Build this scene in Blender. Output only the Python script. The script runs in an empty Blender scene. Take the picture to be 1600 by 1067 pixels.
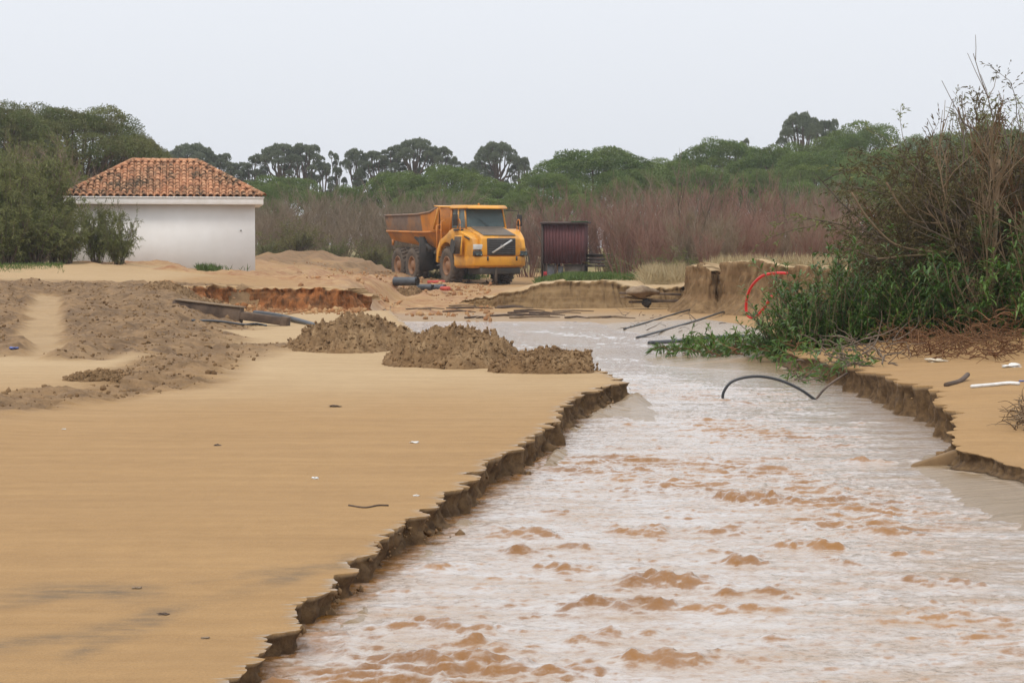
import bpy, math, random
import numpy as np
from mathutils import Vector, Matrix
R = math.radians
random.seed(7); np.random.seed(7)
scene = bpy.context.scene
# ------------------------------------------------------------------ camera
F, CX, CY, HOR, CAMZ = 3111.0, 800.0, 533.5, 395.0, 1.7
cam_d = bpy.data.cameras.new('camera'); cam = bpy.data.objects.new('camera', cam_d)
scene.collection.objects.link(cam); scene.camera = cam
cam_d.sensor_width = 36.0; cam_d.lens = 36.0 * F / 1600.0
cam_d.clip_start = 0.1; cam_d.clip_end = 6000
PITCH = math.atan((CY - HOR) / F)
cam.location = (0, 0, CAMZ); cam.rotation_euler = (R(90) - PITCH, 0, 0)
# ------------------------------------------------------------------ sky, sun, exposure
SUN_EL, SUN_AZ = R(58), R(-145)        # soft overcast sun, high, behind the camera to the left
w = bpy.data.worlds.new('World'); scene.world = w; w.use_nodes = True
nt = w.node_tree; nt.nodes.clear()
def wn(t): return nt.nodes.new(t)
out = wn('ShaderNodeOutputWorld'); bg = wn('ShaderNodeBackground')
sky = wn('ShaderNodeTexSky'); sky.sky_type = 'NISHITA'; sky.sun_disc = False
sky.sun_elevation = SUN_EL; sky.sun_rotation = SUN_AZ; sky.dust_density = 6; sky.air_density = 1.5
sc_ = wn('ShaderNodeVectorMath'); sc_.operation = 'SCALE'; sc_.inputs['Scale'].default_value = 0.07
tc = wn('ShaderNodeTexCoord'); sp = wn('ShaderNodeSeparateXYZ')
mx = wn('ShaderNodeMath'); mx.operation = 'MAXIMUM'; mx.inputs[1].default_value = 0.0
ma = wn('ShaderNodeMath'); ma.operation = 'MULTIPLY_ADD'; ma.inputs[1].default_value = 0.8; ma.inputs[2].default_value = 1.0
ov = wn('ShaderNodeVectorMath'); ov.operation = 'SCALE'; ov.inputs[0].default_value = (0.815, 0.845, 0.900)
mxc = wn('ShaderNodeMix'); mxc.data_type = 'RGBA'; mxc.inputs[0].default_value = 0.93
L = nt.links.new
L(tc.outputs['Generated'], sp.inputs[0]); L(sp.outputs['Z'], mx.inputs[0]); L(mx.outputs[0], ma.inputs[0])
L(ma.outputs[0], ov.inputs['Scale']); L(sky.outputs[0], sc_.inputs[0])
L(sc_.outputs[0], mxc.inputs[6]); L(ov.outputs[0], mxc.inputs[7])
L(mxc.outputs[2], bg.inputs['Color']); bg.inputs['Strength'].default_value = 1.0
L(bg.outputs[0], out.inputs[0])
sd = bpy.data.lights.new('sun', 'SUN'); sun = bpy.data.objects.new('sun', sd); scene.collection.objects.link(sun)
sd.energy = 1.6; sd.angle = R(14); sd.color = (1.0, 0.95, 0.88)
_dir = Vector((math.sin(SUN_AZ) * math.cos(SUN_EL), math.cos(SUN_AZ) * math.cos(SUN_EL), math.sin(SUN_EL)))
sun.rotation_euler = _dir.to_track_quat('Z', 'Y').to_euler()
vs = scene.view_settings
vs.view_transform = 'Standard'; vs.look = 'None'; vs.gamma = 1.0; vs.exposure = 0.0; vs.use_curve_mapping = False
scene.cycles.use_denoising = True
scene.cycles.max_bounces = 6; scene.cycles.diffuse_bounces = 3; scene.cycles.glossy_bounces = 3
scene.cycles.transparent_max_bounces = 8
# ------------------------------------------------------------------ helpers
col = scene.collection
def gp(px, py, z=0.0):
    """point where the ray through photo pixel meets the level z"""
    xc, yc = (px - CX) / F, (CY - py) / F
    dy = math.cos(PITCH) + yc * math.sin(PITCH); dz = -math.sin(PITCH) + yc * math.cos(PITCH)
    t = (z - CAMZ) / dz
    return Vector((xc * t, dy * t, z))
def at(px, py, Y):
    xc, yc = (px - CX) / F, (CY - py) / F
    dy = math.cos(PITCH) + yc * math.sin(PITCH); dz = -math.sin(PITCH) + yc * math.cos(PITCH)
    t = Y / dy
    return Vector((xc * t, Y, CAMZ + dz * t))
def sstep(a, b, x):
    t = np.clip((np.asarray(x, float) - a) / (b - a), 0, 1); return t * t * (3 - 2 * t)
def _hash(ix, iy, iz, seed):
    h = (ix.astype(np.int64) * 374761393 + iy.astype(np.int64) * 668265263 + iz.astype(np.int64) * 1274126177 + seed * 974711) & 0xffffffff
    h = ((h ^ (h >> 13)) * 1274126177) & 0xffffffff
    h = (h ^ (h >> 16)) & 0xffffff
    return h / float(0xffffff)
def vnoise(x, y, z=None, seed=0):
    x, y = np.broadcast_arrays(np.asarray(x, float), np.asarray(y, float))
    z = np.zeros_like(x) if z is None else np.broadcast_to(np.asarray(z, float), x.shape)
    ix, iy, iz = np.floor(x), np.floor(y), np.floor(z)
    fx, fy, fz = x - ix, y - iy, z - iz
    fx, fy, fz = [t * t * t * (t * (t * 6 - 15) + 10) for t in (fx, fy, fz)]
    r = 0
    for dx in (0, 1):
        wx = fx if dx else 1 - fx
        for dy in (0, 1):
            wy = fy if dy else 1 - fy
            for dz in (0, 1):
                wz = fz if dz else 1 - fz
                r = r + wx * wy * wz * _hash(ix + dx, iy + dy, iz + dz, seed)
    return r * 2 - 1
def vnoise2(x, y, seed=0):
    x, y = np.broadcast_arrays(np.asarray(x, float), np.asarray(y, float))
    ix, iy = np.floor(x), np.floor(y); fx, fy = x - ix, y - iy
    fx, fy = [t * t * t * (t * (t * 6 - 15) + 10) for t in (fx, fy)]
    z0 = np.zeros_like(ix)
    a = _hash(ix, iy, z0, seed); b = _hash(ix + 1, iy, z0, seed); c = _hash(ix, iy + 1, z0, seed); d = _hash(ix + 1, iy + 1, z0, seed)
    return ((a * (1 - fx) + b * fx) * (1 - fy) + (c * (1 - fx) + d * fx) * fy) * 2 - 1
def fbm(x, y, oct=4, seed=0, gain=0.5):
    r = 0; a = 1.0; f = 1.0
    for i in range(oct):
        r = r + a * vnoise2(x * f + 13.7 * i, y * f - 7.3 * i, seed + i); a *= gain; f *= 2.03
    return r
def new_mesh(name, verts, quads=None, tris=None, smooth=False, attrs=None):
    me = bpy.data.meshes.new(name)
    verts = np.asarray(verts, np.float32).reshape(-1, 3)
    q = np.zeros((0, 4), np.int32) if quads is None else np.asarray(quads, np.int32).reshape(-1, 4)
    t = np.zeros((0, 3), np.int32) if tris is None else np.asarray(tris, np.int32).reshape(-1, 3)
    me.vertices.add(len(verts)); me.vertices.foreach_set('co', verts.ravel())
    nl = q.size + t.size; me.loops.add(nl)
    me.loops.foreach_set('vertex_index', np.concatenate([q.ravel(), t.ravel()]).astype(np.int32))
    me.polygons.add(len(q) + len(t))
    st = np.concatenate([np.arange(len(q)) * 4, q.size + np.arange(len(t)) * 3]).astype(np.int32)
    me.polygons.foreach_set('loop_start', st)
    me.update(calc_edges=True); me.validate()
    if smooth: me.polygons.foreach_set('use_smooth', np.ones(len(me.polygons), bool))
    for k, v in (attrs or {}).items():
        a = me.attributes.new(k, 'FLOAT', 'POINT'); a.data.foreach_set('value', np.asarray(v, np.float32).ravel())
    me.update()
    return me
def link(name, me, mat=None, parent=None):
    o = bpy.data.objects.new(name, me); col.objects.link(o)
    if mat is not None and me is not None and len(me.materials) == 0: me.materials.append(mat)
    if parent is not None: o.parent = parent
    return o
def tag(o, label=None, cat=None, group=None, kind=None):
    if label: o['label'] = label
    if cat: o['category'] = cat
    if group: o['group'] = group
    if kind: o['kind'] = kind
    return o
def empty(name, loc, rz=0.0):
    o = bpy.data.objects.new(name, None); col.objects.link(o)
    o.location = loc; o.rotation_euler = (0, 0, rz); o.empty_display_size = 0.3
    return o
def copy_tree(o, parent=None):
    c = o.copy(); col.objects.link(c); c.parent = parent
    for ch in list(o.children): copy_tree(ch, c)
    return c
class MB:
    """collects shapes for ONE mesh"""
    def __init__(s): s.v = []; s.q = []; s.t = []; s.n = 0; s.a = []
    def add(s, v, q=None, t=None, a=None):
        v = np.asarray(v, float).reshape(-1, 3)
        if q is not None and len(q): s.q.append(np.asarray(q).reshape(-1, 4) + s.n)
        if t is not None and len(t): s.t.append(np.asarray(t).reshape(-1, 3) + s.n)
        s.v.append(v); s.a.append(np.full(len(v), 0.5) if a is None else np.broadcast_to(a, (len(v),)))
        s.n += len(v); return s
    def box(s, x0, x1, y0, y1, z0, z1, bev=0.0):
        return s.hexa([(x0, y0, z0), (x1, y0, z0), (x1, y1, z0), (x0, y1, z0), (x0, y0, z1), (x1, y0, z1), (x1, y1, z1), (x0, y1, z1)])
    def hexa(s, p):
        return s.add(p, [(0, 3, 2, 1), (4, 5, 6, 7), (0, 1, 5, 4), (1, 2, 6, 5), (2, 3, 7, 6), (3, 0, 4, 7)])
    def prism(s, poly, axis, a0, a1):
        """poly: 2D points (counterclockwise), extruded along axis (0,1,2) from a0 to a1; fan caps"""
        n = len(poly); vs_ = []
        for a in (a0, a1):
            for (u, v) in poly:
                p = [0, 0, 0]; k = [i for i in range(3) if i != axis]; p[k[0]] = u; p[k[1]] = v; p[axis] = a; vs_.append(p)
        q = [(i, (i + 1) % n, n + (i + 1) % n, n + i) for i in range(n)]
        t = [(0, i + 1, i) for i in range(1, n - 1)] + [(n, n + i, n + i + 1) for i in range(1, n - 1)]
        return s.add(vs_, q, t)
    def tube(s, pts, rad, sides=8, caps=True, a=None):
        v, q = tubes(np.asarray(pts, float)[None], np.broadcast_to(np.asarray(rad, float), (len(pts),))[None], sides)
        n = len(pts); t = []
        if caps:
            t = [(0, i + 1, i) for i in range(1, sides - 1)]
            b = (n - 1) * sides
            t += [(b, b + i, b + i + 1) for i in range(1, sides - 1)]
        return s.add(v, q, t, a)
    def lathe(s, prof, axis=0, n=24, c=(0, 0, 0)):
        """prof: (radius, along-axis) pairs"""
        vs_ = []; k = [i for i in range(3) if i != axis]
        for (r, h) in prof:
            for i in range(n):
                an = 2 * math.pi * i / n; p = [0, 0, 0]
                p[k[0]] = r * math.cos(an); p[k[1]] = r * math.sin(an); p[axis] = h
                vs_.append((p[0] + c[0], p[1] + c[1], p[2] + c[2]))
        q = [(j * n + i, j * n + (i + 1) % n, (j + 1) * n + (i + 1) % n, (j + 1) * n + i) for j in range(len(prof) - 1) for i in range(n)]
        return s.add(vs_, q)
    def mesh(s, name, smooth=False):
        v = np.concatenate(s.v); q = np.concatenate(s.q) if s.q else None; t = np.concatenate(s.t) if s.t else None
        return new_mesh(name, v, q, t, smooth, {'tone': np.concatenate(s.a)})
    def build(s, name, mat, parent=None, smooth=False, bevel=0.0):
        o = link(name, s.mesh(name, smooth), mat, parent)
        if bevel:
            m = o.modifiers.new('bevel', 'BEVEL'); m.width = bevel; m.segments = 2; m.limit_method = 'ANGLE'
        return o
def tubes(paths, radii, sides=3):
    """paths (N,K,3), radii (N,K) -> verts, quads of N tapered tubes"""
    paths = np.asarray(paths, float); N, K, _ = paths.shape
    tan = np.gradient(paths, axis=1); tan /= np.linalg.norm(tan, axis=2, keepdims=True) + 1e-9
    ref = np.where(np.abs(tan[..., 2:3]) > 0.9, np.array([1.0, 0, 0]), np.array([0, 0, 1.0]))
    # one reference per tube keeps the frame from flipping along it
    ref = np.broadcast_to(ref[:, K // 2:K // 2 + 1], tan.shape)
    u = np.cross(tan, ref); u /= np.linalg.norm(u, axis=2, keepdims=True) + 1e-9
    v = np.cross(tan, u)
    an = np.arange(sides) * 2 * math.pi / sides
    ring = u[:, :, None] * np.cos(an)[None, None, :, None] + v[:, :, None] * np.sin(an)[None, None, :, None]
    P = paths[:, :, None] + ring * np.asarray(radii)[:, :, None, None]
    n, k, i = np.meshgrid(np.arange(N), np.arange(K - 1), np.arange(sides), indexing='ij')
    b = (n * K + k) * sides; i2 = (i + 1) % sides
    q = np.stack([b + i, b + i2, b + sides + i2, b + sides + i], -1).reshape(-1, 4)
    return P.reshape(-1, 3), q
def spline(pts, n):
    """Catmull-Rom through pts -> n points"""
    p = np.asarray([tuple(x) for x in pts], float); p = np.vstack([2 * p[0] - p[1], p, 2 * p[-1] - p[-2]])
    m = len(p) - 3; out_ = []
    for u in np.linspace(0, m - 1e-6, n):
        i = int(u); t = u - i; a, b, c, d = p[i:i + 4]
        out_.append(0.5 * ((2 * b) + (-a + c) * t + (2 * a - 5 * b + 4 * c - d) * t * t + (-a + 3 * b - 3 * c + d) * t ** 3))
    return np.array(out_)
# ------------------------------------------------------------------ materials
MATS = {}
def nodes_of(name):
    m = bpy.data.materials.new(name); m.use_nodes = True; n = m.node_tree.nodes; l = m.node_tree.links
    return m, n, l, n['Principled BSDF']
def ramp_mix(n, l, fac, a, b):
    mi = n.new('ShaderNodeMix'); mi.data_type = 'RGBA'
    if isinstance(fac, float): mi.inputs[0].default_value = fac
    else: l.new(fac, mi.inputs[0])
    for s, v in ((6, a), (7, b)):
        if isinstance(v, tuple): mi.inputs[s].default_value = (*v, 1)
        else: l.new(v, mi.inputs[s])
    return mi.outputs[2]
def noise_fac(n, l, scale, lo=0.35, hi=0.65, detail=4, vec=None, rough=0.6):
    t = n.new('ShaderNodeTexNoise'); t.inputs['Scale'].default_value = scale; t.inputs['Detail'].default_value = detail
    t.inputs['Roughness'].default_value = rough
    if vec is not None: l.new(vec, t.inputs['Vector'])
    r = n.new('ShaderNodeMapRange'); r.inputs[1].default_value = lo; r.inputs[2].default_value = hi
    l.new(t.outputs['Fac'], r.inputs[0]); return r.outputs[0]
def obj_vec(n, l, sx=1, sy=1, sz=1, rot=(0, 0, 0)):
    tcn = n.new('ShaderNodeTexCoord'); mp = n.new('ShaderNodeMapping'); mp.inputs['Scale'].default_value = (sx, sy, sz)
    mp.inputs['Rotation'].default_value = rot
    l.new(tcn.outputs['Object'], mp.inputs[0]); return mp.outputs[0]
def attr(n, name):
    a = n.new('ShaderNodeAttribute'); a.attribute_name = name; return a.outputs['Fac']
def bump(n, l, b, hsock, strength, dist):
    bm_ = n.new('ShaderNodeBump'); bm_.inputs['Strength'].default_value = strength; bm_.inputs['Distance'].default_value = dist
    l.new(hsock, bm_.inputs['Height'])
    l.new(bm_.outputs[0], b.inputs['Normal']); return bm_
def simple(name, c1, c2=None, scale=6.0, rough=0.7, metal=0.0, bmp=0.0, lo=0.35, hi=0.65, c3=None, spec=0.5):
    """two-colour mottled surface with fine relief; c3: dirt gathered in a second, larger noise"""
    if name in MATS: return MATS[name]
    m, n, l, b = nodes_of(name); v = obj_vec(n, l)
    if c2 is None: c2 = tuple(x * 0.75 for x in c1)
    f = noise_fac(n, l, scale, lo, hi, 5, v); c = ramp_mix(n, l, f, c1, c2)
    if c3 is not None:
        f3 = noise_fac(n, l, scale * 0.31, 0.48, 0.66, 6, v, 0.7); c = ramp_mix(n, l, f3, c, c3)
    l.new(c, b.inputs['Base Color']); b.inputs['Roughness'].default_value = rough; b.inputs['Metallic'].default_value = metal
    b.inputs['Specular IOR Level'].default_value = spec
    if bmp:
        t = n.new('ShaderNodeTexNoise'); t.inputs['Scale'].default_value = scale * 5; t.inputs['Detail'].default_value = 6; l.new(v, t.inputs['Vector'])
        bump(n, l, b, t.outputs['Fac'], 0.6, bmp)
    MATS[name] = m; return m
def leafy(name, c1, c2, c3=None, rough=0.55, trans=0.25, spec=0.3):
    """foliage or twigs: the 'tone' attribute of each tuft picks its colour"""
    m, n, l, b = nodes_of(name); a = attr(n, 'tone')
    c = ramp_mix(n, l, a, c1, c2)
    if c3 is not None:
        v = obj_vec(n, l); f = noise_fac(n, l, 0.8, 0.45, 0.65, 3, v); c = ramp_mix(n, l, f, c, c3)
    l.new(c, b.inputs['Base Color']); b.inputs['Roughness'].default_value = rough; b.inputs['Specular IOR Level'].default_value = spec
    if trans:
        tr = n.new('ShaderNodeBsdfTranslucent'); l.new(c, tr.inputs['Color']); ms = n.new('ShaderNodeMixShader'); ms.inputs[0].default_value = trans
        l.new(b.outputs[0], ms.inputs[1]); l.new(tr.outputs[0], ms.inputs[2]); l.new(ms.outputs[0], n['Material Output'].inputs['Surface'])
    MATS[name] = m; return m
# ------------------------------------------------------------------ ground
# left bank edge from photo pixels (top of the little scarp), right bank edge likewise
ZPL = ([-20, 6, 8, 11.5, 15.5, 22, 30, 40, 48], [.07, .09, .10, .165, .20, .24, .30, .34, .36])
def zplat(Y): return np.interp(Y, *ZPL)
def on_plat(px, py):
    z = 0.2
    for _ in range(8): p = gp(px, py, z); z = float(zplat(p.y))
    return p
_le = [on_plat(*q) for q in ((380, 1062), (440, 1000), (480, 957), (520, 917), (560, 882), (600, 852), (640, 817), (680, 788), (720, 762), (760, 736), (800, 706), (840, 682), (872, 650), (884, 632), (905, 618), (940, 606), (976, 598))]
LE_Y = [-20, 0] + [p.y for p in _le] + [23.0, 24.3, 25.3, 27.5, 31, 36, 39, 44, 47, 48.6, 52]
LE_X = [-2.6, -1.75] + [p.x for p in _le] + [1.22, 1.12, .75, -.35, -1.35, -1.8, -2.1, -2.6, -2.85, -3.2, -3.4]
RE_Y = [-20, 0, 9, 12.5, 14.5, 15.4, 15.9, 16.5, 17.5, 19.1, 20.8, 22.3, 24.3, 26.5, 28.9, 31, 35, 40, 45, 50, 56]
RE_X = [2.6, 2.8, 3.3, 3.8, 3.72, 3.54, 3.56, 3.68, 3.9, 4.1, 4.16, 4.18, 4.22, 4.17, 3.99, 4.3, 4.7, 5.0, 4.8, 4.4, 4.2]
ZRT = ([-20, 9, 13, 15, 16, 17, 19.5, 22, 25, 29, 33, 40, 48], [.10, .11, .12, .15, .20, .28, .35, .32, .28, .26, .26, .34, .45])
WE_Y = [-20, 9, 11, 13, 14.1, 15.3, 15.9, 16.4, 17.2, 27, 28.5, 29.6, 30.3, 32, 33.5, 35, 37, 39, 42, 44, 46.5, 49]   # water line, right
WE_X = [2.5, 3.3, 3.4, 3.30, 3.26, 3.36, 3.40, 3.6, 3.85, 4.1, 3.7, 2.7, 2.35, 2.25, 2.6, 3.5, 3.95, 3.95, 2.9, 2.4, 2.35, 2.2]
def tooth(Y, period, seed):
    u = Y / period + 0.35 * vnoise2(Y / period * 0.9, 3.1, seed); i = np.floor(u); f = u - i
    a = 0.45 + 0.75 * _hash(i, i * 0 + 5, i * 0, seed)
    return a * (np.where(f < .3, sstep(0, .3, f), 1 - sstep(.3, 1.0, f) * .9) - .5)
def blocks(Y, period, seed):
    """broken blocks: each juts by its own amount, with a crack between neighbours"""
    u = Y / period + .55 * vnoise2(Y / period * .7, 1.7, seed) + .25 * vnoise2(Y / period * 1.9, 4.2, seed + 1); i = np.floor(u); f = u - i
    j = _hash(i, i * 0 + 3, i * 0, seed) - .5; j2 = _hash(i, i * 0 + 9, i * 0, seed) - .5
    crack = np.exp(-(np.minimum(f, 1 - f) / .07) ** 2)
    return j + j2 * .5 * (f - .5) - .45 * crack * (.3 + _hash(i, i * 0 + 7, i * 0, seed)) + .16 * np.sqrt(np.clip(f * (1 - f) * 4, 0, 1))
def left_edge(Y):
    Y = np.asarray(Y, float); jag = sstep(25, 22.5, Y) * 0.8 + 0.2
    e = np.interp(Y, LE_Y, LE_X); k = np.interp(Y, [6, 12, 22], [0.75, 1.0, 1.5])
    return e + jag * k * (.085 * tooth(Y, 0.6, 11) + .075 * blocks(Y, .26, 17) + .03 * blocks(Y, .11, 29) + .012 * fbm(Y * 9, 0.3, 3, 5)) - 0.03
def right_edge(Y):
    Y = np.asarray(Y, float); jag = sstep(30, 26, Y) * sstep(13.5, 16.5, Y) * 0.9 + 0.1
    return np.interp(Y, RE_Y, RE_X) - jag * (0.13 * tooth(Y + 40, 0.8, 31) + 0.13 * blocks(Y, .42, 43) + .05 * blocks(Y, .17, 47) + 0.02 * fbm(Y * 7, 1.3, 3, 8))
def water_edge(Y): return np.interp(Y, WE_Y, WE_X) + 0.05 * fbm(np.asarray(Y) * 1.1, 9.7, 3, 77)
def segd(X, Y, pts):
    """distance to a polyline in plan"""
    d = np.full(np.shape(X), 1e9)
    for (ax, ay), (bx, by) in zip(pts[:-1], pts[1:]):
        vx, vy = bx - ax, by - ay; t = np.clip(((X - ax) * vx + (Y - ay) * vy) / (vx * vx + vy * vy), 0, 1)
        d = np.minimum(d, np.hypot(X - ax - t * vx, Y - ay - t * vy))
    return d
def g2(px, py, z): p = gp(px, py, z); return (p.x, p.y)
MUD_LINE = [(-9, 15.5), g2(0, 632, .28), g2(120, 612, .28), g2(210, 598, .29), g2(270, 592, .3)]
MUD_LINK = [g2(230, 590, .3), g2(300, 560, .32), g2(330, 548, .32)]
MUD_BACK = [g2(330, 548, .32), g2(400, 540, .33), g2(480, 535, .33)]
def mud_mask(X, Y):
    wob = 0.5 * fbm(X * 0.9, Y * 0.5, 4, 51)
    big = sstep(-0.5, 0.6, (np.interp(Y, [24, 28, 36, 46], [-7.5, -4.4, -5.0, -6.3]) - X) + wob) * sstep(25.3, 27.3, Y + 1.6 * wob + 0.12 * (X + 5)) * sstep(52, 47, Y + wob * 2)
    a = np.maximum(sstep(0.75, 0.15, segd(X, Y * 0.6, [(x, y * 0.6) for x, y in MUD_LINE]) + 0.35 * wob),
                   sstep(1.1, 0.2, segd(X, Y * 0.5, [(x, y * 0.5) for x, y in MUD_LINK]) + 0.4 * wob))
    b = sstep(0.9, 0.2, segd(X, Y * 0.6, [(x, y * 0.6) for x, y in MUD_BACK]) + 0.4 * wob)
    return np.clip(np.maximum(np.maximum(big, a), 0.8 * b), 0, 1)
def land_left(X, Y):
    z = zplat(Y)
    Xb = np.interp(Y, [26, 30, 36, 46], [-4.6, -4.8, -5.6, -7.2])
    B = np.interp(Y, [20, 27, 31, 36, 42, 48, 62, 75, 110, 150, 300], [.28, .31, .45, .72, .88, .95, 1.05, 1.0, .7, 1.2, 2.5])
    B = B + 0.32 * sstep(-8.5, -13.5, X) * sstep(48, 62, Y)
    wl = sstep(0.9, -0.9, X - Xb)
    front = z + (B - z) * wl
    # behind the eroded cut the ground is high as far right as X=-3.7
    top = np.interp(Y, [46, 52, 62, 75, 110, 150, 300], [.84, .86, .80, .6, .45, 1.0, 2.5])
    w2 = sstep(0.6, -0.6, X + 3.6 + 0.02 * (Y - 46))
    back = np.where(X < -8.5, B, np.where(X > -6.5, top, B + (top - B) * (X + 8.5) / 2.0))
    low = np.interp(Y, [44, 48, 50, 60, 92, 110, 150, 300], [-.05, .02, .07, .13, .22, .4, 1.0, 2.5])
    back = low + (back - low) * w2
    k = sstep(46.5, 47.1, Y + 0.2 * vnoise2(X * 1.5, 0.0, 3))
    return front * (1 - k) + back * k
DUNE_X = ([-2.5, -1.2, -.6, 0, .7, 1.3, 2.4, 3, 5, 8], [.16, .22, .42, .55, .74, .90, .86, .72, .70, 1.1])
def land_right(X, Y):
    d = X - np.interp(Y, RE_Y, RE_X)
    z = np.interp(Y, *ZRT) + 0.02 * fbm(X * 0.8, Y * 0.5, 3, 61) + 0.05 * np.clip(d, 0, 3) * sstep(16, 24, Y)
    z = z + np.clip(d - 0.6, 0, 9) * np.interp(Y, [24, 27, 33, 45], [0.0, .07, .12, .16])
    we = water_edge(Y)
    slope = 0.012 + np.clip(X - we, -2, 60) * np.interp(Y, [30, 34, 40, 44, 49, 53], [.05, .07, .09, .05, .03, .02])
    z = np.where(Y > 29.5, np.minimum(z, slope + 0.02) * sstep(29, 31, Y) + z * (1 - sstep(29, 31, Y)), z)
    return np.minimum(z, 1.3)
def land_back(X, Y):
    low = np.interp(Y, [44, 48, 50, 60, 92, 110, 150, 300], [-.05, .02, .07, .13, .22, .4, 1.0, 2.5])
    dn = np.interp(X, *DUNE_X); far = np.interp(Y, [58, 70, 80, 97, 120, 300], [0, 0, 0, -.2, -.1, 1.4])
    dune = np.minimum(dn, 0.8 + 0 * Y) * sstep(72, 62, Y) + sstep(62, 72, Y) * (0.2 + (0.66 - .2) * sstep(-.2, 2.2, X - 0.012 * (Y - 60))) + far
    dune = np.where(Y > 95, np.maximum(dune, low), dune)
    k = sstep(58.0, 58.8, Y)
    z = low * (1 - k) + np.maximum(dune, low) * k
    bl = sstep(-.4, .4, X - .083 * Y - .8) * sstep(54.3, 55.6, Y + 0.55 * (X - 5))
    return z + (1.28 - z) * bl * sstep(100, 75, Y)
def terrain(X, Y, e, r):
    """height of the sand everywhere; e, r are the bank edges on this row"""
    zl, zr, zb = land_left(X, Y), land_right(X, Y), land_back(X, Y)
    kb = sstep(47.5, 50.5, Y)                         # beyond the pool both banks merge
    mid = np.interp(Y, [47, 50], [-.1, .06])
    right = zr * (1 - kb) + zb * kb
    left = zl * (1 - kb) + np.where(X < -3.0, zl, zb) * kb
    left = np.where(Y > 50, np.where(X < -4.2, zl, np.where(X > -2.4, zb, zl + (zb - zl) * sstep(-4.2, -2.4, X))), left)
    tip = np.exp(-((X - 1.35) / .42) ** 2 - ((Y - 21.2) / 2.0) ** 2) * .165 + np.exp(-((X - np.interp(Y, LE_Y, LE_X) - .12) / .16) ** 2) * (.105 + .06 * fbm(X * 2, Y * 1.3, 3, 5)) * sstep(24, 22, Y)
    bed = -0.13 + tip
    we = water_edge(Y)
    shelf = np.where(X > we - 0.9, -0.13 + (0.145 + 0.035 * sstep(0, .6, X - we)) * sstep(-0.9, 0.02, X - we), -0.13)
    bed = np.maximum(bed, shelf - .075 * sstep(16.6, 17.6, Y) * sstep(27.5, 26.5, Y))
    bed = bed * (1 - kb) + zb * kb
    inl, inr = X <= e, X >= r
    z = np.where(inl, left, np.where(inr, right, bed))
    z = np.where(Y > 30, np.where(inr, right, np.where(inl, left, np.where(X > we, np.maximum(bed, np.minimum(right, .02 + .09 * (X - we))), bed))), z)
    berm = .72 * np.exp(-((X + 10.2) / 4.0) ** 2 - ((Y - 104) / 5.0) ** 2) + .22 * np.exp(-((X + 9.5) / 2.2) ** 2 - ((Y - 86) / 4) ** 2)
    return z + berm
def masks(X, Y):
    mud = mud_mask(X, Y)
    n1 = fbm(X * 0.6, Y * 0.35, 4, 91)
    red = np.clip(sstep(47, 52, Y) * sstep(1.5, -2.5, X) * sstep(125, 100, Y) * (0.55 + 0.7 * n1), 0, 1) * np.where(Y < 60, sstep(-9.5, -6, X), 1) * sstep(-16, -12, X)
    we, r = water_edge(Y), np.interp(Y, RE_Y, RE_X)
    wet = ((X > left_edge(Y)) & (X < right_edge(Y))) * sstep(50, 46, Y)
    wet = np.maximum(wet, sstep(1.3, 0.2, X - we) * sstep(29.5, 32, Y) * sstep(49, 45, Y) * (X > we - 1))
    wet = np.maximum(wet, .5 * sstep(46, 49, Y) * sstep(56, 50, Y) * sstep(-5, -3, X) * sstep(6, 3, X))
    dk = 0
    for pts, wd in (([g2(0, 1012, .09), g2(200, 985, .09), g2(330, 940, .1), g2(470, 900, .11)], .05), ([g2(130, 1020, .09), g2(280, 960, .1), g2(400, 930, .1), g2(520, 890, .12)], .045),
                    ([g2(0, 938, .1), g2(150, 930, .1), g2(240, 934, .1)], .05), ([g2(300, 920, .1), g2(420, 903, .11), g2(540, 880, .13)], .04)):
        dd = segd(X * 1.0, Y * 0.30, [(x, y * 0.30) for x, y in pts])
        dk = np.maximum(dk, sstep(wd * 1.9, 0, dd + .05 * fbm(X * 3, Y * 1.5, 4, 7)) * (.5 + .3 * fbm(X * 2, Y * 1.2, 3, 8)))
    dk = dk * sstep(9.9, 9.3, Y - .2 * X) if False else dk
    pale = sstep(17, 25, Y + 1.2 * fbm(X * .5, Y * .3, 3, 15)) * (1 - mud) * sstep(-.2, .3, np.interp(Y, LE_Y, LE_X) - X) * sstep(50, 45, Y)
    pale = np.maximum(pale, sstep(55, 59, Y) * sstep(-1.5, .5, X) * sstep(90, 80, Y))
    pale = np.maximum(pale, .8 * sstep(48, 52, Y) * sstep(-8, -10, X) * sstep(75, 65, Y))
    grs = sstep(.15, .5, fbm(X * .5, Y * .3, 4, 33) + .15) * sstep(50, 54, Y) * sstep(60, 57, Y) * sstep(-11, -13.5, X)
    grs = np.maximum(grs, sstep(110, 125, Y) * .7)
    return mud, red, wet, dk, pale, grs
rowsY = np.concatenate([np.linspace(-20, 5, 30)[:-1], np.arange(5, 26, .018), np.arange(26, 50, .06), np.arange(50, 62, .12), np.arange(62, 130, .5), np.geomspace(130, 3500, 40)])
nL, nS, nB, nR = 140, 11, 30, 60
Yc = rowsY[:, None]
e_, r_ = left_edge(rowsY)[:, None], right_edge(rowsY)[:, None]
XW = (0.40 * np.abs(rowsY) + 9)[:, None]
tl = np.linspace(0, 1, nL)[None] ** 0.75
XL = -XW + (e_ + XW) * tl
XS = e_ + np.zeros((1, nS)); XB = e_ + .012 + (r_ - e_ - .024) * np.linspace(0, 1, nB)[None]
XS2 = r_ + np.zeros((1, nS)); XR = r_ + (XW - r_) * (np.linspace(0, 1, nR)[None] ** 1.5)
XX = np.concatenate([XL, XS, XB, XS2, XR], 1); YY = np.broadcast_to(Yc, XX.shape).copy()
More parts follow.
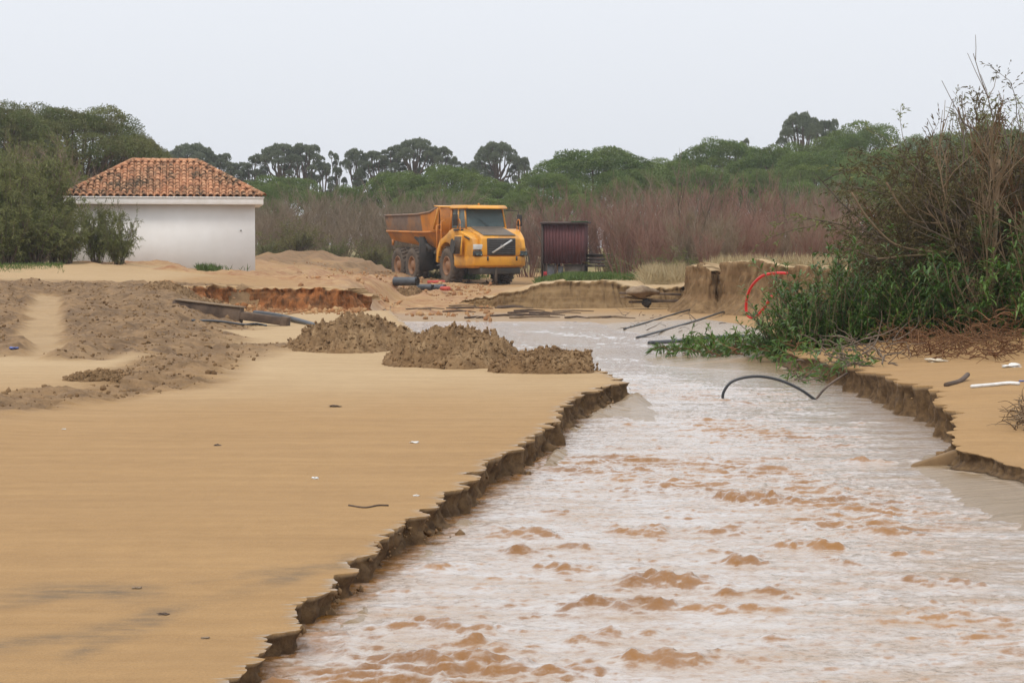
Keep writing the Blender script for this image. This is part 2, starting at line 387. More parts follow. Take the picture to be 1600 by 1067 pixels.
ZZ = terrain(XX, YY, e_ + 1e-6, r_ - 1e-6)
mud, red, wet, dk, pale, grs = masks(XX, YY)
# disturbed soil: rough clods; elsewhere faint undulation
mud = np.maximum(mud, .75 * np.clip(np.exp(-((XX + 9.8) / 5) ** 2 - ((YY - 100) / 9) ** 2) * (1.2 + 1.1 * fbm(XX * .9, YY * .4, 4, 141)), 0, 1))
rough = mud * (0.075 * fbm(XX * 1.3, YY * 0.8, 3, 101) + 0.06 * np.abs(fbm(XX * 4.2, YY * 3.1, 4, 111)) + .03 * fbm(XX * 13, YY * 9, 2, 113))
rough = rough + red * (0.16 * fbm(XX * .8, YY * .4, 5, 121, .6) + .05 * np.abs(fbm(XX * 3, YY * 1.4, 3, 123)) + .02) * sstep(49, 53, YY)
rough = rough + .22 * np.abs(fbm(XX * 1.2, YY * .45, 4, 125)) * np.exp(-((XX + 9.5) / 5) ** 2 - ((YY - 98) / 9) ** 2)
rough = rough + .006 * fbm(XX * 1.1, YY * .7, 3, 131) + .02 * fbm(XX * .8, YY * .5, 4, 133) * sstep(50, 60, YY)
# wheel rut through the mud (paler, pressed in)
rut = [g2(75, 452, .95), g2(62, 480, .85), g2(80, 515, .6), g2(60, 545, .4)]
rd = segd(XX, YY, rut); rutm = sstep(.42, .2, rd + .1 * fbm(XX * 3, YY, 3, 9)) * mud
rough = rough * (1 - .8 * rutm) - .05 * rutm
pale = np.maximum(pale, .8 * rutm); mud = mud * (1 - .75 * rutm)
ZZ = ZZ + rough
# the little scarps: columns nL..nL+nS go down the face of the left bank, likewise on the right
def scarp(c0, edge, sgn, topc, seed):
    topz = ZZ[:, topc:topc + 1]; t = np.linspace(0, 1, nS)[None]
    botc = c0 + nS if sgn > 0 else c0 - 1
    botz = np.minimum(ZZ[:, botc:botc + 1], topz)
    Yb = YY[:, c0:c0 + nS]; tt = t if sgn > 0 else 1 - t
    H = topz - botz
    ZZ[:, c0:c0 + nS] = topz - H * (tt ** 0.9)
    und = -0.035 * np.sin(np.clip(tt, 0, 1) * math.pi) ** 0.7 + 0.05 * np.clip(tt - .7, 0, 1) / .3
    flute = 0.04 * vnoise2(Yb * 7, tt * 1.2 + seed, seed) + .03 * blocks(Yb, .09, seed + 40) * (.3 + tt) + 0.025 * vnoise2(Yb * 19, tt * 3, seed + 1) + .012 * vnoise2(Yb * 45, tt * 9, seed + 2)
    XX[:, c0:c0 + nS] = edge + sgn * (und + flute * np.sin(np.clip(tt * 1.15, 0, 1) * math.pi * .9)) * np.clip(H / .18, 0, 1.5)
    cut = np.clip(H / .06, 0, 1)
    for a_, v_ in ((mud, .0), (pale, 0.0), (dk, 0.0)): a_[:, c0:c0 + nS] *= v_
    wet[:, c0 + (1 if sgn > 0 else 0):c0 + nS - (0 if sgn > 0 else 1)] = np.maximum(wet[:, c0 + (1 if sgn > 0 else 0):c0 + nS - (0 if sgn > 0 else 1)], .8 * cut)
    return cut
face = np.zeros_like(ZZ)
cl_ = scarp(nL, e_, 1, nL - 1, 5); cr_ = scarp(nL + nS + nB, r_, -1, nL + 2 * nS + nB, 15)
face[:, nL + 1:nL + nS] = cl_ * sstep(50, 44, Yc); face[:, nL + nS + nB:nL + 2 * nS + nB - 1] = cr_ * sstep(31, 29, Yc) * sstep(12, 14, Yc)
nr, nc = XX.shape
ii, jj = np.meshgrid(np.arange(nr - 1), np.arange(nc - 1), indexing='ij'); b0 = ii * nc + jj
gq = np.stack([b0, b0 + 1, b0 + nc + 1, b0 + nc], -1).reshape(-1, 4)
gme = new_mesh('ground', np.stack([XX, YY, ZZ], -1).reshape(-1, 3), gq, None, True,
               {'mud': mud, 'red': red, 'wet': wet, 'dark': dk, 'pale': pale, 'grass': grs, 'face': face})
def ground_z(x, y):
    j = min(max(int(np.searchsorted(rowsY, y)), 1), nr - 1)
    if abs(rowsY[j - 1] - y) < abs(rowsY[j] - y): j -= 1
    o_ = np.argsort(XX[j]); return float(np.interp(x, XX[j][o_], ZZ[j][o_]))
def sand_material():
    m, n, l, b = nodes_of('sand')
    v = obj_vec(n, l); vx = obj_vec(n, l, .35, 3.2, 1)
    f1 = noise_fac(n, l, 1.6, .3, .7, 6, vx); f2 = noise_fac(n, l, 170, .3, .7, 4, v, .8); f5 = noise_fac(n, l, 6, .3, .7, 6, v, .7); f3 = noise_fac(n, l, 2.2, .4, .62, 8, v, .75)
    c = ramp_mix(n, l, f1, (.365, .218, .088), (.305, .178, .070))
    cp = ramp_mix(n, l, f1, (.45, .315, .17), (.39, .265, .135))
    c = ramp_mix(n, l, attr(n, 'pale'), c, cp)
    fd = noise_fac(n, l, 9, .3, .62, 7, obj_vec(n, l, .5, 1.2, 1, (0, 0, R(-20))), .75); md = n.new('ShaderNodeMath'); md.operation = 'MULTIPLY'; l.new(attr(n, 'dark'), md.inputs[0]); l.new(fd, md.inputs[1]); c = ramp_mix(n, l, md.outputs[0], c, (.10, .078, .055))
    cr = ramp_mix(n, l, f3, (.27, .125, .055), (.43, .275, .135)); c = ramp_mix(n, l, attr(n, 'red'), c, cr)
    cm = ramp_mix(n, l, f3, (.255, .158, .078), (.115, .068, .033)); c = ramp_mix(n, l, attr(n, 'mud'), c, cm)
    cg = ramp_mix(n, l, f3, (.10, .13, .03), (.30, .23, .11)); c = ramp_mix(n, l, attr(n, 'grass'), c, cg)
    cw = ramp_mix(n, l, f1, (.32, .23, .14), (.25, .175, .10)); wt = attr(n, 'wet'); c = ramp_mix(n, l, wt, c, cw)
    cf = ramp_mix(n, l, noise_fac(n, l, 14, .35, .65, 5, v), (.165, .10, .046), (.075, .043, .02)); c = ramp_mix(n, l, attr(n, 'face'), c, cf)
    g = ramp_mix(n, l, f2, (.68, .67, .65), (1.20, 1.20, 1.20)); g5 = ramp_mix(n, l, f5, (.93, .92, .90), (1.05, 1.05, 1.05)); mg = n.new('ShaderNodeMix'); mg.data_type = 'RGBA'; mg.blend_type = 'MULTIPLY'; mg.inputs[0].default_value = 1.0; l.new(g, mg.inputs[6]); l.new(g5, mg.inputs[7]); g = mg.outputs[2]
    mu = n.new('ShaderNodeMix'); mu.data_type = 'RGBA'; mu.blend_type = 'MULTIPLY'; mu.inputs[0].default_value = 1.0
    l.new(c, mu.inputs[6]); l.new(g, mu.inputs[7]); l.new(mu.outputs[2], b.inputs['Base Color'])
    rr = n.new('ShaderNodeMapRange'); l.new(wt, rr.inputs[0]); rr.inputs[3].default_value = .9; rr.inputs[4].default_value = .24
    fr = n.new('ShaderNodeMath'); fr.operation = 'MAXIMUM'; l.new(rr.outputs[0], fr.inputs[0])
    f8 = n.new('ShaderNodeMath'); f8.operation = 'MULTIPLY'; l.new(attr(n, 'face'), f8.inputs[0]); f8.inputs[1].default_value = .95; l.new(f8.outputs[0], fr.inputs[1])
    l.new(fr.outputs[0], b.inputs['Roughness'])
    t = n.new('ShaderNodeTexNoise'); t.inputs['Scale'].default_value = 55; t.inputs['Detail'].default_value = 6; l.new(v, t.inputs['Vector'])
    t2 = n.new('ShaderNodeTexNoise'); t2.inputs['Scale'].default_value = 3.0; t2.inputs['Detail'].default_value = 3; l.new(vx, t2.inputs['Vector'])
    ad = n.new('ShaderNodeMath'); ad.operation = 'MULTIPLY_ADD'; l.new(t2.outputs['Fac'], ad.inputs[0]); ad.inputs[1].default_value = 1.6; l.new(t.outputs['Fac'], ad.inputs[2])
    bump(n, l, b, ad.outputs[0], .5, .012)
    b.inputs['Specular IOR Level'].default_value = .35
    return m
SAND = sand_material(); MATS['sand'] = SAND
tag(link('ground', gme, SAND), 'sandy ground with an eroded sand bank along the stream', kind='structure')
# ------------------------------------------------------------------ water
wy = np.concatenate([np.linspace(-20, 5, 40)[:-1], np.arange(5, 20, .022), np.arange(20, 30, .04), np.arange(30, 51, .1)])
nw = 260
we_l = np.interp(wy, LE_Y, LE_X) - .45; we_r = np.interp(wy, RE_Y, RE_X) + np.where(wy > 29, 1.0, .35)
WX = we_l[:, None] + (we_r - we_l)[:, None] * np.linspace(0, 1, nw)[None]; WY = np.broadcast_to(wy[:, None], WX.shape)
rs = np.random.RandomState(21)
wz = np.zeros_like(WX)
calm = np.interp(WY, [5, 14, 19, 24, 30, 50], [1, 1, .75, .5, .35, .3])
live = np.interp(WY, [5, 14, 19, 24, 30, 50], [1, 1, .8, .5, .2, .05])
mid = (np.interp(WY, LE_Y, LE_X) * .5 + np.interp(WY, RE_Y, RE_X) * .5); hw = (np.interp(WY, RE_Y, RE_X) - np.interp(WY, LE_Y, LE_X)) * .5
core = np.clip(1.15 - np.abs((WX - mid + .25 * hw) / hw) ** 2.2, .12, 1)
wpx, wpy = WX + .10 * fbm(WX * 2.3, WY * 2.3, 3, 251), WY + .10 * fbm(WX * 2.3 + 9, WY * 2.3, 3, 253)
def ridge(x, y, s): return (1 - np.abs(vnoise2(x, y, s))) ** 2.2 - .45
act = np.clip(.40 + .9 * fbm(WX * .55 + .2 * WY, WY * .38, 3, 257), .08, 1.2)       # lively and quiet reaches
wz += calm * core * act * (.034 * ridge(wpx * 1.9, wpy * 3.4, 221) + .022 * ridge(wpx * 4.6, wpy * 7.5, 223) + .010 * ridge(wpx * 10, wpy * 15, 227))
wz += calm * core * .006 * fbm(WX * 1.5, WY * 1.6, 3, 201)
spots = [(1190, 780, 1.3), (1165, 778, .9), (1225, 786, .9), (815, 835, 1.1), (815, 862, 1.1), (900, 855, .8), (1000, 830, 1), (1020, 826, .8), (1130, 828, 1), (1050, 910, 1.3), (1165, 878, 1), (1000, 945, 1.2), (950, 990, 1), (745, 1005, 1.2),
         (1255, 852, .8), (1380, 830, .7), (750, 1040, 1.4), (1030, 1030, 1), (1220, 930, .7), (700, 985, .9), (890, 890, .8), (1340, 660, .6), (1300, 668, .6), (1250, 640, .5), (1440, 905, .5), (1358, 722, 1.0), (1490, 912, .5), (1150, 930, .7), (870, 1050, .9), (660, 1030, .8), (1420, 865, .5)]
lst = [(gp(a, b, 0).x, gp(a, b, 0).y, c) for a, b, c in spots]
for _ in range(160):
    y = rs.uniform(6, 24); x0, x1 = np.interp(y, LE_Y, LE_X) + .25, np.interp(y, RE_Y, RE_X) - .3
    u = np.clip(rs.normal(.42, .22), 0, 1); lst.append((x0 + (x1 - x0) * u, y, rs.uniform(.15, .6) * np.interp(y, [6, 15, 24], [1, .8, .4])))
for (x, y, a) in lst:
    sx, sy = rs.uniform(.05, .15) * (.6 + .5 * a), rs.uniform(.045, .08) * (.7 + .4 * a)
    i0, i1 = np.searchsorted(wy, [y - 5 * sy, y + 5 * sy])
    dx, dy = (WX[i0:i1] - x + .3 * (WY[i0:i1] - y)) / sx, (WY[i0:i1] - y) / sy
    dxn = dx + .8 * fbm(WX[i0:i1] * 8, WY[i0:i1] * 8, 3, 5); dyn = dy + .9 * fbm(WX[i0:i1] * 7, WY[i0:i1] * 6, 3, 6)
    wz[i0:i1] += .036 * a * (1 + .5 * fbm(WX[i0:i1] * 14, WY[i0:i1] * 14, 2, 9)) * np.exp(-.5 * (dxn ** 2 + dyn ** 2))
wz += calm * (.0035 * fbm(WX * 17, WY * 21, 3, 231) * (.4 + core))
gy = np.gradient(wz, axis=0) / np.gradient(wy)[:, None]
lowp = sum(np.roll(wz, k_, 0) for k_ in (-24, -16, -8, 8, 16, 24)) / 6
churn_no_sheen = np.clip(.90 * sstep(.02, .32, gy) + .36 * sstep(.004, .032, wz - lowp), 0, 1) * np.clip(live * 1.6, 0, 1) * np.clip(core * 1.5, 0, 1)  # silty crests, plus camera-facing slopes browned for their weaker sky reflection
wz += .007 * churn_no_sheen * calm * ridge(WX * 19, WY * 26, 261)
churn_no_sheen = np.maximum(churn_no_sheen, .8 * sstep(.22, .0, WX - left_edge(WY) + .05 * fbm(WX * 3, WY * 3, 3, 3)) * (WY < 23))       # brown slack water under the bank
ii, jj = np.meshgrid(np.arange(len(wy) - 1), np.arange(nw - 1), indexing='ij'); b0 = ii * nw + jj
wq = np.stack([b0, b0 + 1, b0 + nw + 1, b0 + nw], -1).reshape(-1, 4)
def water_material():
    m, n, l, b = nodes_of('muddy_water'); v = obj_vec(n, l); vs2 = obj_vec(n, l, .8, .75, 1)
    f = noise_fac(n, l, 1.1, .35, .65, 5, vs2)
    f7 = noise_fac(n, l, 2.6, .38, .66, 6, obj_vec(n, l, .55, 1.3, 1), .65); painted_sheen = ramp_mix(n, l, f7, (.475, .425, .385), (.35, .245, .155)); t9 = n.new('ShaderNodeTexNoise'); t9.inputs['Scale'].default_value = 17; t9.inputs['Detail'].default_value = 7; t9.inputs['Roughness'].default_value = .7; l.new(vs2, t9.inputs['Vector'])  # whitish sky reflection painted into the base colour, broken by brown streaks
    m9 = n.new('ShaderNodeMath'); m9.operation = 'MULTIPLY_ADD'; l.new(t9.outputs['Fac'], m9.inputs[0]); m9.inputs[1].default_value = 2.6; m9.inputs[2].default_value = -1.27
    a9 = n.new('ShaderNodeMath'); l.new(m9.outputs[0], a9.inputs[0]); l.new(attr(n, 'churn_no_sheen'), a9.inputs[1])
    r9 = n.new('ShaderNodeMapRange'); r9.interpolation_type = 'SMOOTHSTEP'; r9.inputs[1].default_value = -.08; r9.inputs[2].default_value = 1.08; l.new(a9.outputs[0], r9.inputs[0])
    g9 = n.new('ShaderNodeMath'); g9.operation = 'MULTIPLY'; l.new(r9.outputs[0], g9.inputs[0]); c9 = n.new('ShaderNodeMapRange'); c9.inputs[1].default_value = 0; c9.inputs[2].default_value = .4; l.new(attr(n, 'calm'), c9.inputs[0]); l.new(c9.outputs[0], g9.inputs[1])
    c = ramp_mix(n, l, g9.outputs[0], painted_sheen, ramp_mix(n, l, f, (.285, .128, .026), (.20, .085, .018))); l.new(c, b.inputs['Base Color'])
    b.inputs['Roughness'].default_value = .06; b.inputs['IOR'].default_value = 1.42
    t = n.new('ShaderNodeTexNoise'); t.inputs['Scale'].default_value = 16; t.inputs['Detail'].default_value = 6; t.inputs['Roughness'].default_value = .65; l.new(vs2, t.inputs['Vector'])
    hm = n.new('ShaderNodeMath'); hm.operation = 'MULTIPLY'; l.new(t.outputs['Fac'], hm.inputs[0]); hm.inputs[1].default_value = 1.0
    bump(n, l, b, hm.outputs[0], .5, .025)
    return m
tag(link('water', new_mesh('water', np.stack([WX, WY, wz], -1).reshape(-1, 3), wq, None, True, {'churn_no_sheen': churn_no_sheen, 'calm': live}), water_material()), 'fast muddy stream water with small standing waves', kind='structure')
# ------------------------------------------------------------------ white house with a tiled hip roof
def tile_mat():
    m, n, l, b = nodes_of('roof_tile'); oi = n.new('ShaderNodeObjectInfo'); v = obj_vec(n, l)
    g = n.new('ShaderNodeNewGeometry')
    c = ramp_mix(n, l, oi.outputs['Random'], (.56, .285, .155), (.40, .175, .09))
    f = noise_fac(n, l, 1.4, .42, .6, 6, g.outputs['Position'], .75); c = ramp_mix(n, l, f, c, (.085, .062, .04))
    f2 = noise_fac(n, l, 7, .5, .68, 4, g.outputs['Position']); c = ramp_mix(n, l, f2, c, (.60, .34, .19))
    l.new(c, b.inputs['Base Color']); b.inputs['Roughness'].default_value = .85; b.inputs['Specular IOR Level'].default_value = .2
    return m
TILE = tile_mat()
WALLW = simple('white_render', (.76, .74, .71), (.70, .675, .64), 1.3, .85, bmp=.002, c3=(.71, .685, .65))
TRIM = simple('white_trim', (.78, .76, .73), (.70, .67, .62), 3, .8)
def barrel(L_, r0, r1, seg=6):
    """half-round clay tile along +y, open below, with thickness"""
    mb = MB(); v = []
    for (y, r) in ((0, r0), (L_, r1)):
        for rr in (r, r - .014):
            for i in range(seg + 1):
                a = math.pi * i / seg; v.append((rr * math.cos(a), y, rr * math.sin(a)))
    k = seg + 1; q = []
    for i in range(seg):
        q += [(i, i + 1, 2 * k + i + 1, 2 * k + i), (k + i + 1, k + i, 3 * k + i, 3 * k + i + 1), (i + 1, i, k + i, k + i + 1), (2 * k + i, 2 * k + i + 1, 3 * k + i + 1, 3 * k + i)]
    q += [(0, 2 * k, 3 * k, k), (seg, k + seg, 3 * k + seg, 2 * k + seg)]
    return mb.add(v, q).mesh('tile', True)
def house():
    fr = at(257.5, 432, 67.0); root = empty('house', (fr.x, fr.y, 0.0), R(9.0))
    tag(root, 'small white rendered building with a hipped clay tile roof', 'building')
    W, D, E, Z0, ZE0, ZE1, RISE = 3.02, 3.86, .28, .2, 3.315, 3.56, 1.27
    mb = MB(); mb.box(-W, W, 0, D, Z0, ZE0 + .05); mb.build('wall', WALLW, root)
    mb = MB(); mb.box(-W - E, W + E, -E, D + E, ZE0, ZE1 - .03); mb.build('fascia', TRIM, root, bevel=.012)
    mb = MB(); mb.box(-W - E - .03, W + E + .03, -E - .03, D + E + .03, ZE1 - .03, ZE1 + .015); roof = mb.build('roof', TRIM, root, bevel=.006)
    roof['label'] = 'hipped roof of mottled orange clay barrel tiles'
    HX, HY = W + E, D / 2 + E; RX = HX - HY      # ridge half-length
    yc = D / 2; pitch = math.atan2(RISE, HY)
    # underlay slopes with channel tiles (one corrugated sheet per slope)
    def slope_sheet(front):
        mb = MB(); pitchx = .22
        for sgn in ((-1,) if front else (1,)):
            for i in range(-15, 15):
                x0 = i * pitchx; n_ = 5
                for k in range(n_ - 1):
                    xa, xb = x0 + pitchx * k / (n_ - 1), x0 + pitchx * (k + 1) / (n_ - 1)
                    def P(x, t):
                        lim = min(HY, HX - abs(x)) if abs(x) > RX else HY
                        u = (x / pitchx) % 1.0; dz = .02 - .055 * math.sin(math.pi * u)
                        return (x, yc + sgn * (HY - lim * t), ZE1 + .05 + RISE * lim * t / HY + dz)
                    mb.add([P(xa, 0), P(xb, 0), P(xb, 1), P(xa, 1)], [(0, 1, 2, 3)])
        return mb
    slope_sheet(True).build('channel_tiles', TILE, roof)['kind'] = 'stuff'
    slope_sheet(False).build('rear_slope', TILE, roof)['kind'] = 'stuff'
    for sgn in (-1, 1):
        mb = MB(); mb.add([(sgn * HX, yc - HY, ZE1 + .03), (sgn * HX, yc + HY, ZE1 + .03), (sgn * RX, yc, ZE1 + RISE + .03)], None, [(0, 1, 2)] if sgn > 0 else [(0, 2, 1)])
        mb.build('hip_slope', TILE, roof)
    tm = barrel(.27, .088, .070); cnt = 0; rs = np.random.RandomState(3)
    for i in range(-15, 16):
        x = i * .22; lim = min(HY, HX - abs(x)) / math.cos(pitch)
        k = 0
        while k * .212 + .10 < lim:
            s_ = k * .212 - .03
            o = link('tile', tm, TILE, roof)
            o.location = (x + rs.normal(0, .006), yc - HY + s_ * math.cos(pitch), ZE1 + .045 + s_ * math.sin(pitch) + rs.normal(0, .004))
            o.rotation_euler = (pitch - .05, 0, rs.normal(0, .025)); cnt += 1; k += 1
    rt = barrel(.36, .115, .095)
    for k in range(int(2 * RX / .31)):
        o = link('ridge_tile', rt, TILE, roof); o.location = (-RX + .31 * k + .02, yc, ZE1 + RISE + .02); o.rotation_euler = (0, rs.normal(0, .02), R(-90))
    for sx in (-1, 1):
        for sy in (-1, 1):
            a = Vector((sx * (HX + .02), yc + sy * (HY + .02), ZE1 + .04)); b = Vector((sx * RX, yc, ZE1 + RISE + .03)); d = b - a; n_ = int(d.length / .30)
            for k in range(n_):
                o = link('hip_tile', rt, TILE, roof); o.location = a + d * (k / n_)
                o.rotation_euler = d.to_track_quat('Y', 'Z').to_euler()
    # small rusty fixing on the wall
    mb = MB(); mb.tube([(2.55, .01, 2.45), (2.55, -.05, 2.45)], .022, 8); mb.build('wall_fixing', simple('dark_steel', (.05, .045, .04), (.09, .06, .04), 9, .6), root)
house()
# ------------------------------------------------------------------ articulated dump truck
YEL = simple('yellow_paint', (.70, .325, .022), (.62, .265, .018), 2.2, .42, c3=(.36, .17, .045), bmp=.001)
ORG = simple('orange_paint', (.58, .205, .014), (.50, .165, .014), 1.8, .5, c3=(.26, .115, .04), bmp=.002)
WORN = simple('worn_steel', (.21, .145, .105), (.15, .095, .065), 2.4, .7, c3=(.30, .14, .05), bmp=.004)
BLK = simple('black_rubber', (.022, .02, .019), (.045, .036, .028), 4, .8)
TYRE = simple('muddy_tyre', (.115, .082, .055), (.055, .042, .032), 3.5, .9, c3=(.16, .11, .07), bmp=.006)
DRKM = simple('dark_metal', (.03, .03, .03), (.055, .045, .035), 5, .55)
HOODT = simple('hood_anti_glare', (.10, .085, .07), (.16, .12, .08), 2.0, .7)
RIM = simple('rim_paint', (.30, .13, .045), (.20, .11, .06), 6, .7)
GRY = simple('light_grey', (.62, .62, .60), (.5, .5, .48), 5, .5)
def glass_mat():
    m, n, l, b = nodes_of('cab_glass'); b.inputs['Base Color'].default_value = (.30, .38, .38, 1); b.inputs['Roughness'].default_value = .06
    b.inputs['Transmission Weight'].default_value = .75; b.inputs['IOR'].default_value = 1.15; b.inputs['Specular IOR Level'].default_value = .7; return m
GLASS = glass_mat()
def truck():
    loc = at(700, 441, 96.0); z0 = .22
    root = empty('dump_truck', (at(746, 441, 93.5).x, 93.5, z0), R(24)); tag(root, 'yellow articulated dump truck with a worn empty tipper body and muddy tyres', 'truck')
    def wheel(x, y, s):
        # s: -1 outer face towards -x
        rd, hw = .87, .33
        w_ = empty('wheel', (x, y, rd)); w_.parent = root
        prof = [(.46, -hw * .85), (.60, -hw), (.76, -hw * .98), (.845, -hw * .80), (.87, -hw * .6), (.87, hw * .6), (.845, hw * .80), (.76, hw * .98), (.60, hw), (.46, hw * .85)]
        MB().lathe(prof, 0, 36).build('tyre', TYRE, w_, smooth=True)
        lg = MB()
        for i in range(24):
            for sg in (-1, 1):
                a = 2 * math.pi * (i + (.5 if sg > 0 else 0)) / 24; c, sn = math.cos(a), math.sin(a); P = []
                for (rr, h) in ((.855, .0), (.90, .0)):
                    for (xx, da) in ((.02 * sg, -.05), (.30 * sg, .03), (.30 * sg, .11), (.02 * sg, .03)):
                        P.append((xx, rr * math.cos(a + da), rr * math.sin(a + da)))
                lg.hexa(P)
        lg.build('tread', TYRE, w_)
        mb = MB(); o_ = s * hw
        mb.lathe([(.47, o_ * .80), (.45, o_ * .92), (.40, o_ * .90), (.37, o_ * .45), (.25, o_ * .40), (.22, o_ * .78), (.12, o_ * .88), (.001, o_ * .90)], 0, 28)
        mb.build('rim', RIM, w_, smooth=True)
        return w_
    for y in (0, 4.5, 6.45):
        for s in (-1, 1): wheel(s * 1.27, y, s)
    # ---- chassis
    mb = MB(); mb.box(-.45, .45, -2.3, 1.5, .75, 1.25); mb.box(-.5, .5, 1.9, 7.4, .95, 1.45); mb.box(-.3, .3, 1.2, 2.3, .85, 1.35); mb.build('chassis', DRKM, root, bevel=.03)
    for y in (0, 4.5, 6.45):
        MB().tube([(-1.1, y, .87), (1.1, y, .87)], .2, 12).build('axle', DRKM, root)
    # ---- bumper: flat front with swept-back ends
    def bump_poly(f): return [(-1.62, -1.05), (-1.28, -2.62 - f), (-.75, -2.86 - f), (.75, -2.86 - f), (1.28, -2.62 - f), (1.62, -1.05), (1.25, -1.05), (-1.25, -1.05)]
    lo, hi = .78, 1.30; v = []
    for z, f, k in ((lo, -.22, .93), (lo + .12, 0, 1), (hi, 0.02, 1)):
        for (x, y) in bump_poly(f): v.append((x * k, y, z))
    q = []
    for j in range(2):
        for i in range(8): q.append((j * 8 + i, j * 8 + (i + 1) % 8, (j + 1) * 8 + (i + 1) % 8, (j + 1) * 8 + i))
    t = [(16, 16 + i, 16 + i + 1) for i in range(1, 7)] + [(0, i + 1, i) for i in range(1, 7)]
    bp = MB().add(v, q, t).build('bumper', YEL, root, bevel=.03)
    mb = MB(); mb.box(-1.0, 1.0, -2.70, -1.2, .50, .80); mb.build('skid_plate', DRKM, root, bevel=.04)
    for x in (-.72, .72): MB().box(x - .03, x + .03, -2.93, -2.87, 1.12, 1.32).build('tow_slot', DRKM, bp)
    MB().box(-.28, -.16, -2.72, -2.62, .1, .80).build('warning_rod', simple('mud_flap', (.10, .075, .05)), root)
    # ---- hood: body between the fenders, sloping to the grille
    prof = [(-2.74, 1.30), (-2.80, 1.45), (-2.74, 2.12), (-2.58, 2.26), (-.95, 2.68), (-.95, 1.30)]
    MB().prism([(y, z) for y, z in prof][::-1], 0, -.98, .98).build('hood', YEL, root, bevel=.05)
    MB().prism([(-2.60, 2.262), (-1.0, 2.672), (-1.0, 2.70), (-2.62, 2.29)], 0, -.80, .80).build('hood_top', HOODT, root, bevel=.012)
    g = MB(); g.box(-.70, .70, -2.84, -2.72, 1.36, 2.14); gr = g.build('grille', DRKM, root, bevel=.03)
    for k in range(7): MB().box(-.66, .66, -2.875, -2.835, 1.44 + .10 * k, 1.475 + .10 * k).build('slat', simple('grille_slat', (.085, .085, .085), (.05, .05, .05)), gr)
    mb = MB(); mb.hexa([(-.52, -2.92, 1.50), (-.44, -2.92, 1.46), (-.44, -2.87, 1.46), (-.52, -2.87, 1.50), (.44, -2.92, 2.08), (.52, -2.92, 2.04), (.52, -2.87, 2.04), (.44, -2.87, 2.08)])
    mb.build('diagonal_bar', GRY, gr)
    MB().lathe([(.085, -2.93), (.085, -2.89)], 1, 16, (0, 0, 1.77)).build('emblem', GRY, gr)
    # ---- fenders (arched over the front wheels) and engine side panels
    for s in (-1, 1):
        arch = [(-1.02, 1.05)] + [(1.02 * math.cos(a), .87 + 1.08 * math.sin(a)) for a in np.linspace(math.pi * .96, .05, 14)][::1]
        outer = [(-2.52, 1.28), (-2.62, 1.7), (-2.45, 2.16), (-1.1, 2.60), (-.6, 2.58), (.1, 2.25), (.75, 2.10), (1.22, 1.55), (1.25, 1.05)]
        n_in = 14; inn = [(1.04 * math.cos(a), .87 + 1.1 * math.sin(a)) for a in np.linspace(math.pi * .97, .12, n_in)]
        oi = np.array(outer); tt = np.linspace(0, 1, n_in); ch = np.concatenate([[0], np.cumsum(np.linalg.norm(np.diff(oi, axis=0), axis=1))]); ch /= ch[-1]
        oo = np.stack([np.interp(tt, ch, oi[:, 0]), np.interp(tt, ch, oi[:, 1])], 1)
        v = []; xo = [s * 1.60 if y > -1.3 else s * (1.60 - .30 * min(1, (-1.3 - y) / 1.2)) for y, z in oo]
        for xi_, pts in ((None, oo), (None, inn)):
            for i, (y, z) in enumerate(pts): v.append((xo[i] if pts is oo else s * 1.60, y, z))
        for pts in (oo, inn):
            for i, (y, z) in enumerate(pts): v.append((s * .97, y, z))
        q = []
        for i in range(n_in - 1):
            a, b, c, d = i, i + 1, n_in + i + 1, n_in + i
            q.append((a, b, c, d)); q.append((d + 2 * n_in, c + 2 * n_in, b + 2 * n_in, a + 2 * n_in))
            q.append((a, a + 2 * n_in, b + 2 * n_in, b)); q.append((c, c + 2 * n_in, d + 2 * n_in, d))
        q.append((0, n_in, 3 * n_in, 2 * n_in)); q.append((n_in - 1, 3 * n_in - 1, 4 * n_in - 1, 2 * n_in - 1))
        fd = MB().add(v, q).build('fender', YEL, root, bevel=.03)
        # headlight cluster
        fy = -2.60; hx = s * 1.12
        hl = MB().box(hx - .20, hx + .20, fy - .19, fy + .05, 1.34, 1.56).build('headlight', DRKM, root, bevel=.02)
        for k in (-1, 1): MB().lathe([(.075, fy - .215), (.06, fy - .20), (.001, fy - .20)], 1, 14, (hx + k * .09, 0, 1.45)).build('lens', GLASS, hl)
        if s < 0:
            MB().box(hx - .20, hx + .20, fy - .17, fy + .02, 1.62, 1.86).build('white_plate', GRY, root, bevel=.01)
            # slanted cooling louvres on the side panel
            lv = MB().box(-1.615, -1.59, -1.98, -1.12, 1.36, 2.28).build('louvre_panel', YEL, root)
            for k in range(7):
                y = -1.95 + .12 * k
                MB().hexa([(-1.635, y, 2.22), (-1.61, y, 2.22), (-1.61, y + .06, 2.22), (-1.635, y + .06, 2.22), (-1.635, y + .22, 1.42), (-1.61, y + .22, 1.42), (-1.61, y + .28, 1.42), (-1.635, y + .28, 1.42)]).build('louvre', DRKM, lv)
            MB().lathe([(.26, -1.66), (.28, -1.60)], 0, 18, (0, -.93, 1.78)).add([(-1.66, -.93 + .26 * math.cos(a), 1.78 + .36 * math.sin(a)) for a in np.linspace(0, 2 * math.pi, 17)[:-1]], None, [(0, i + 1, i) for i in range(1, 15)]).build('air_intake', DRKM, root)
            MB().box(-1.66, -1.30, -1.45, -1.05, 2.48, 2.58).build('intake_cap', DRKM, root, bevel=.02)
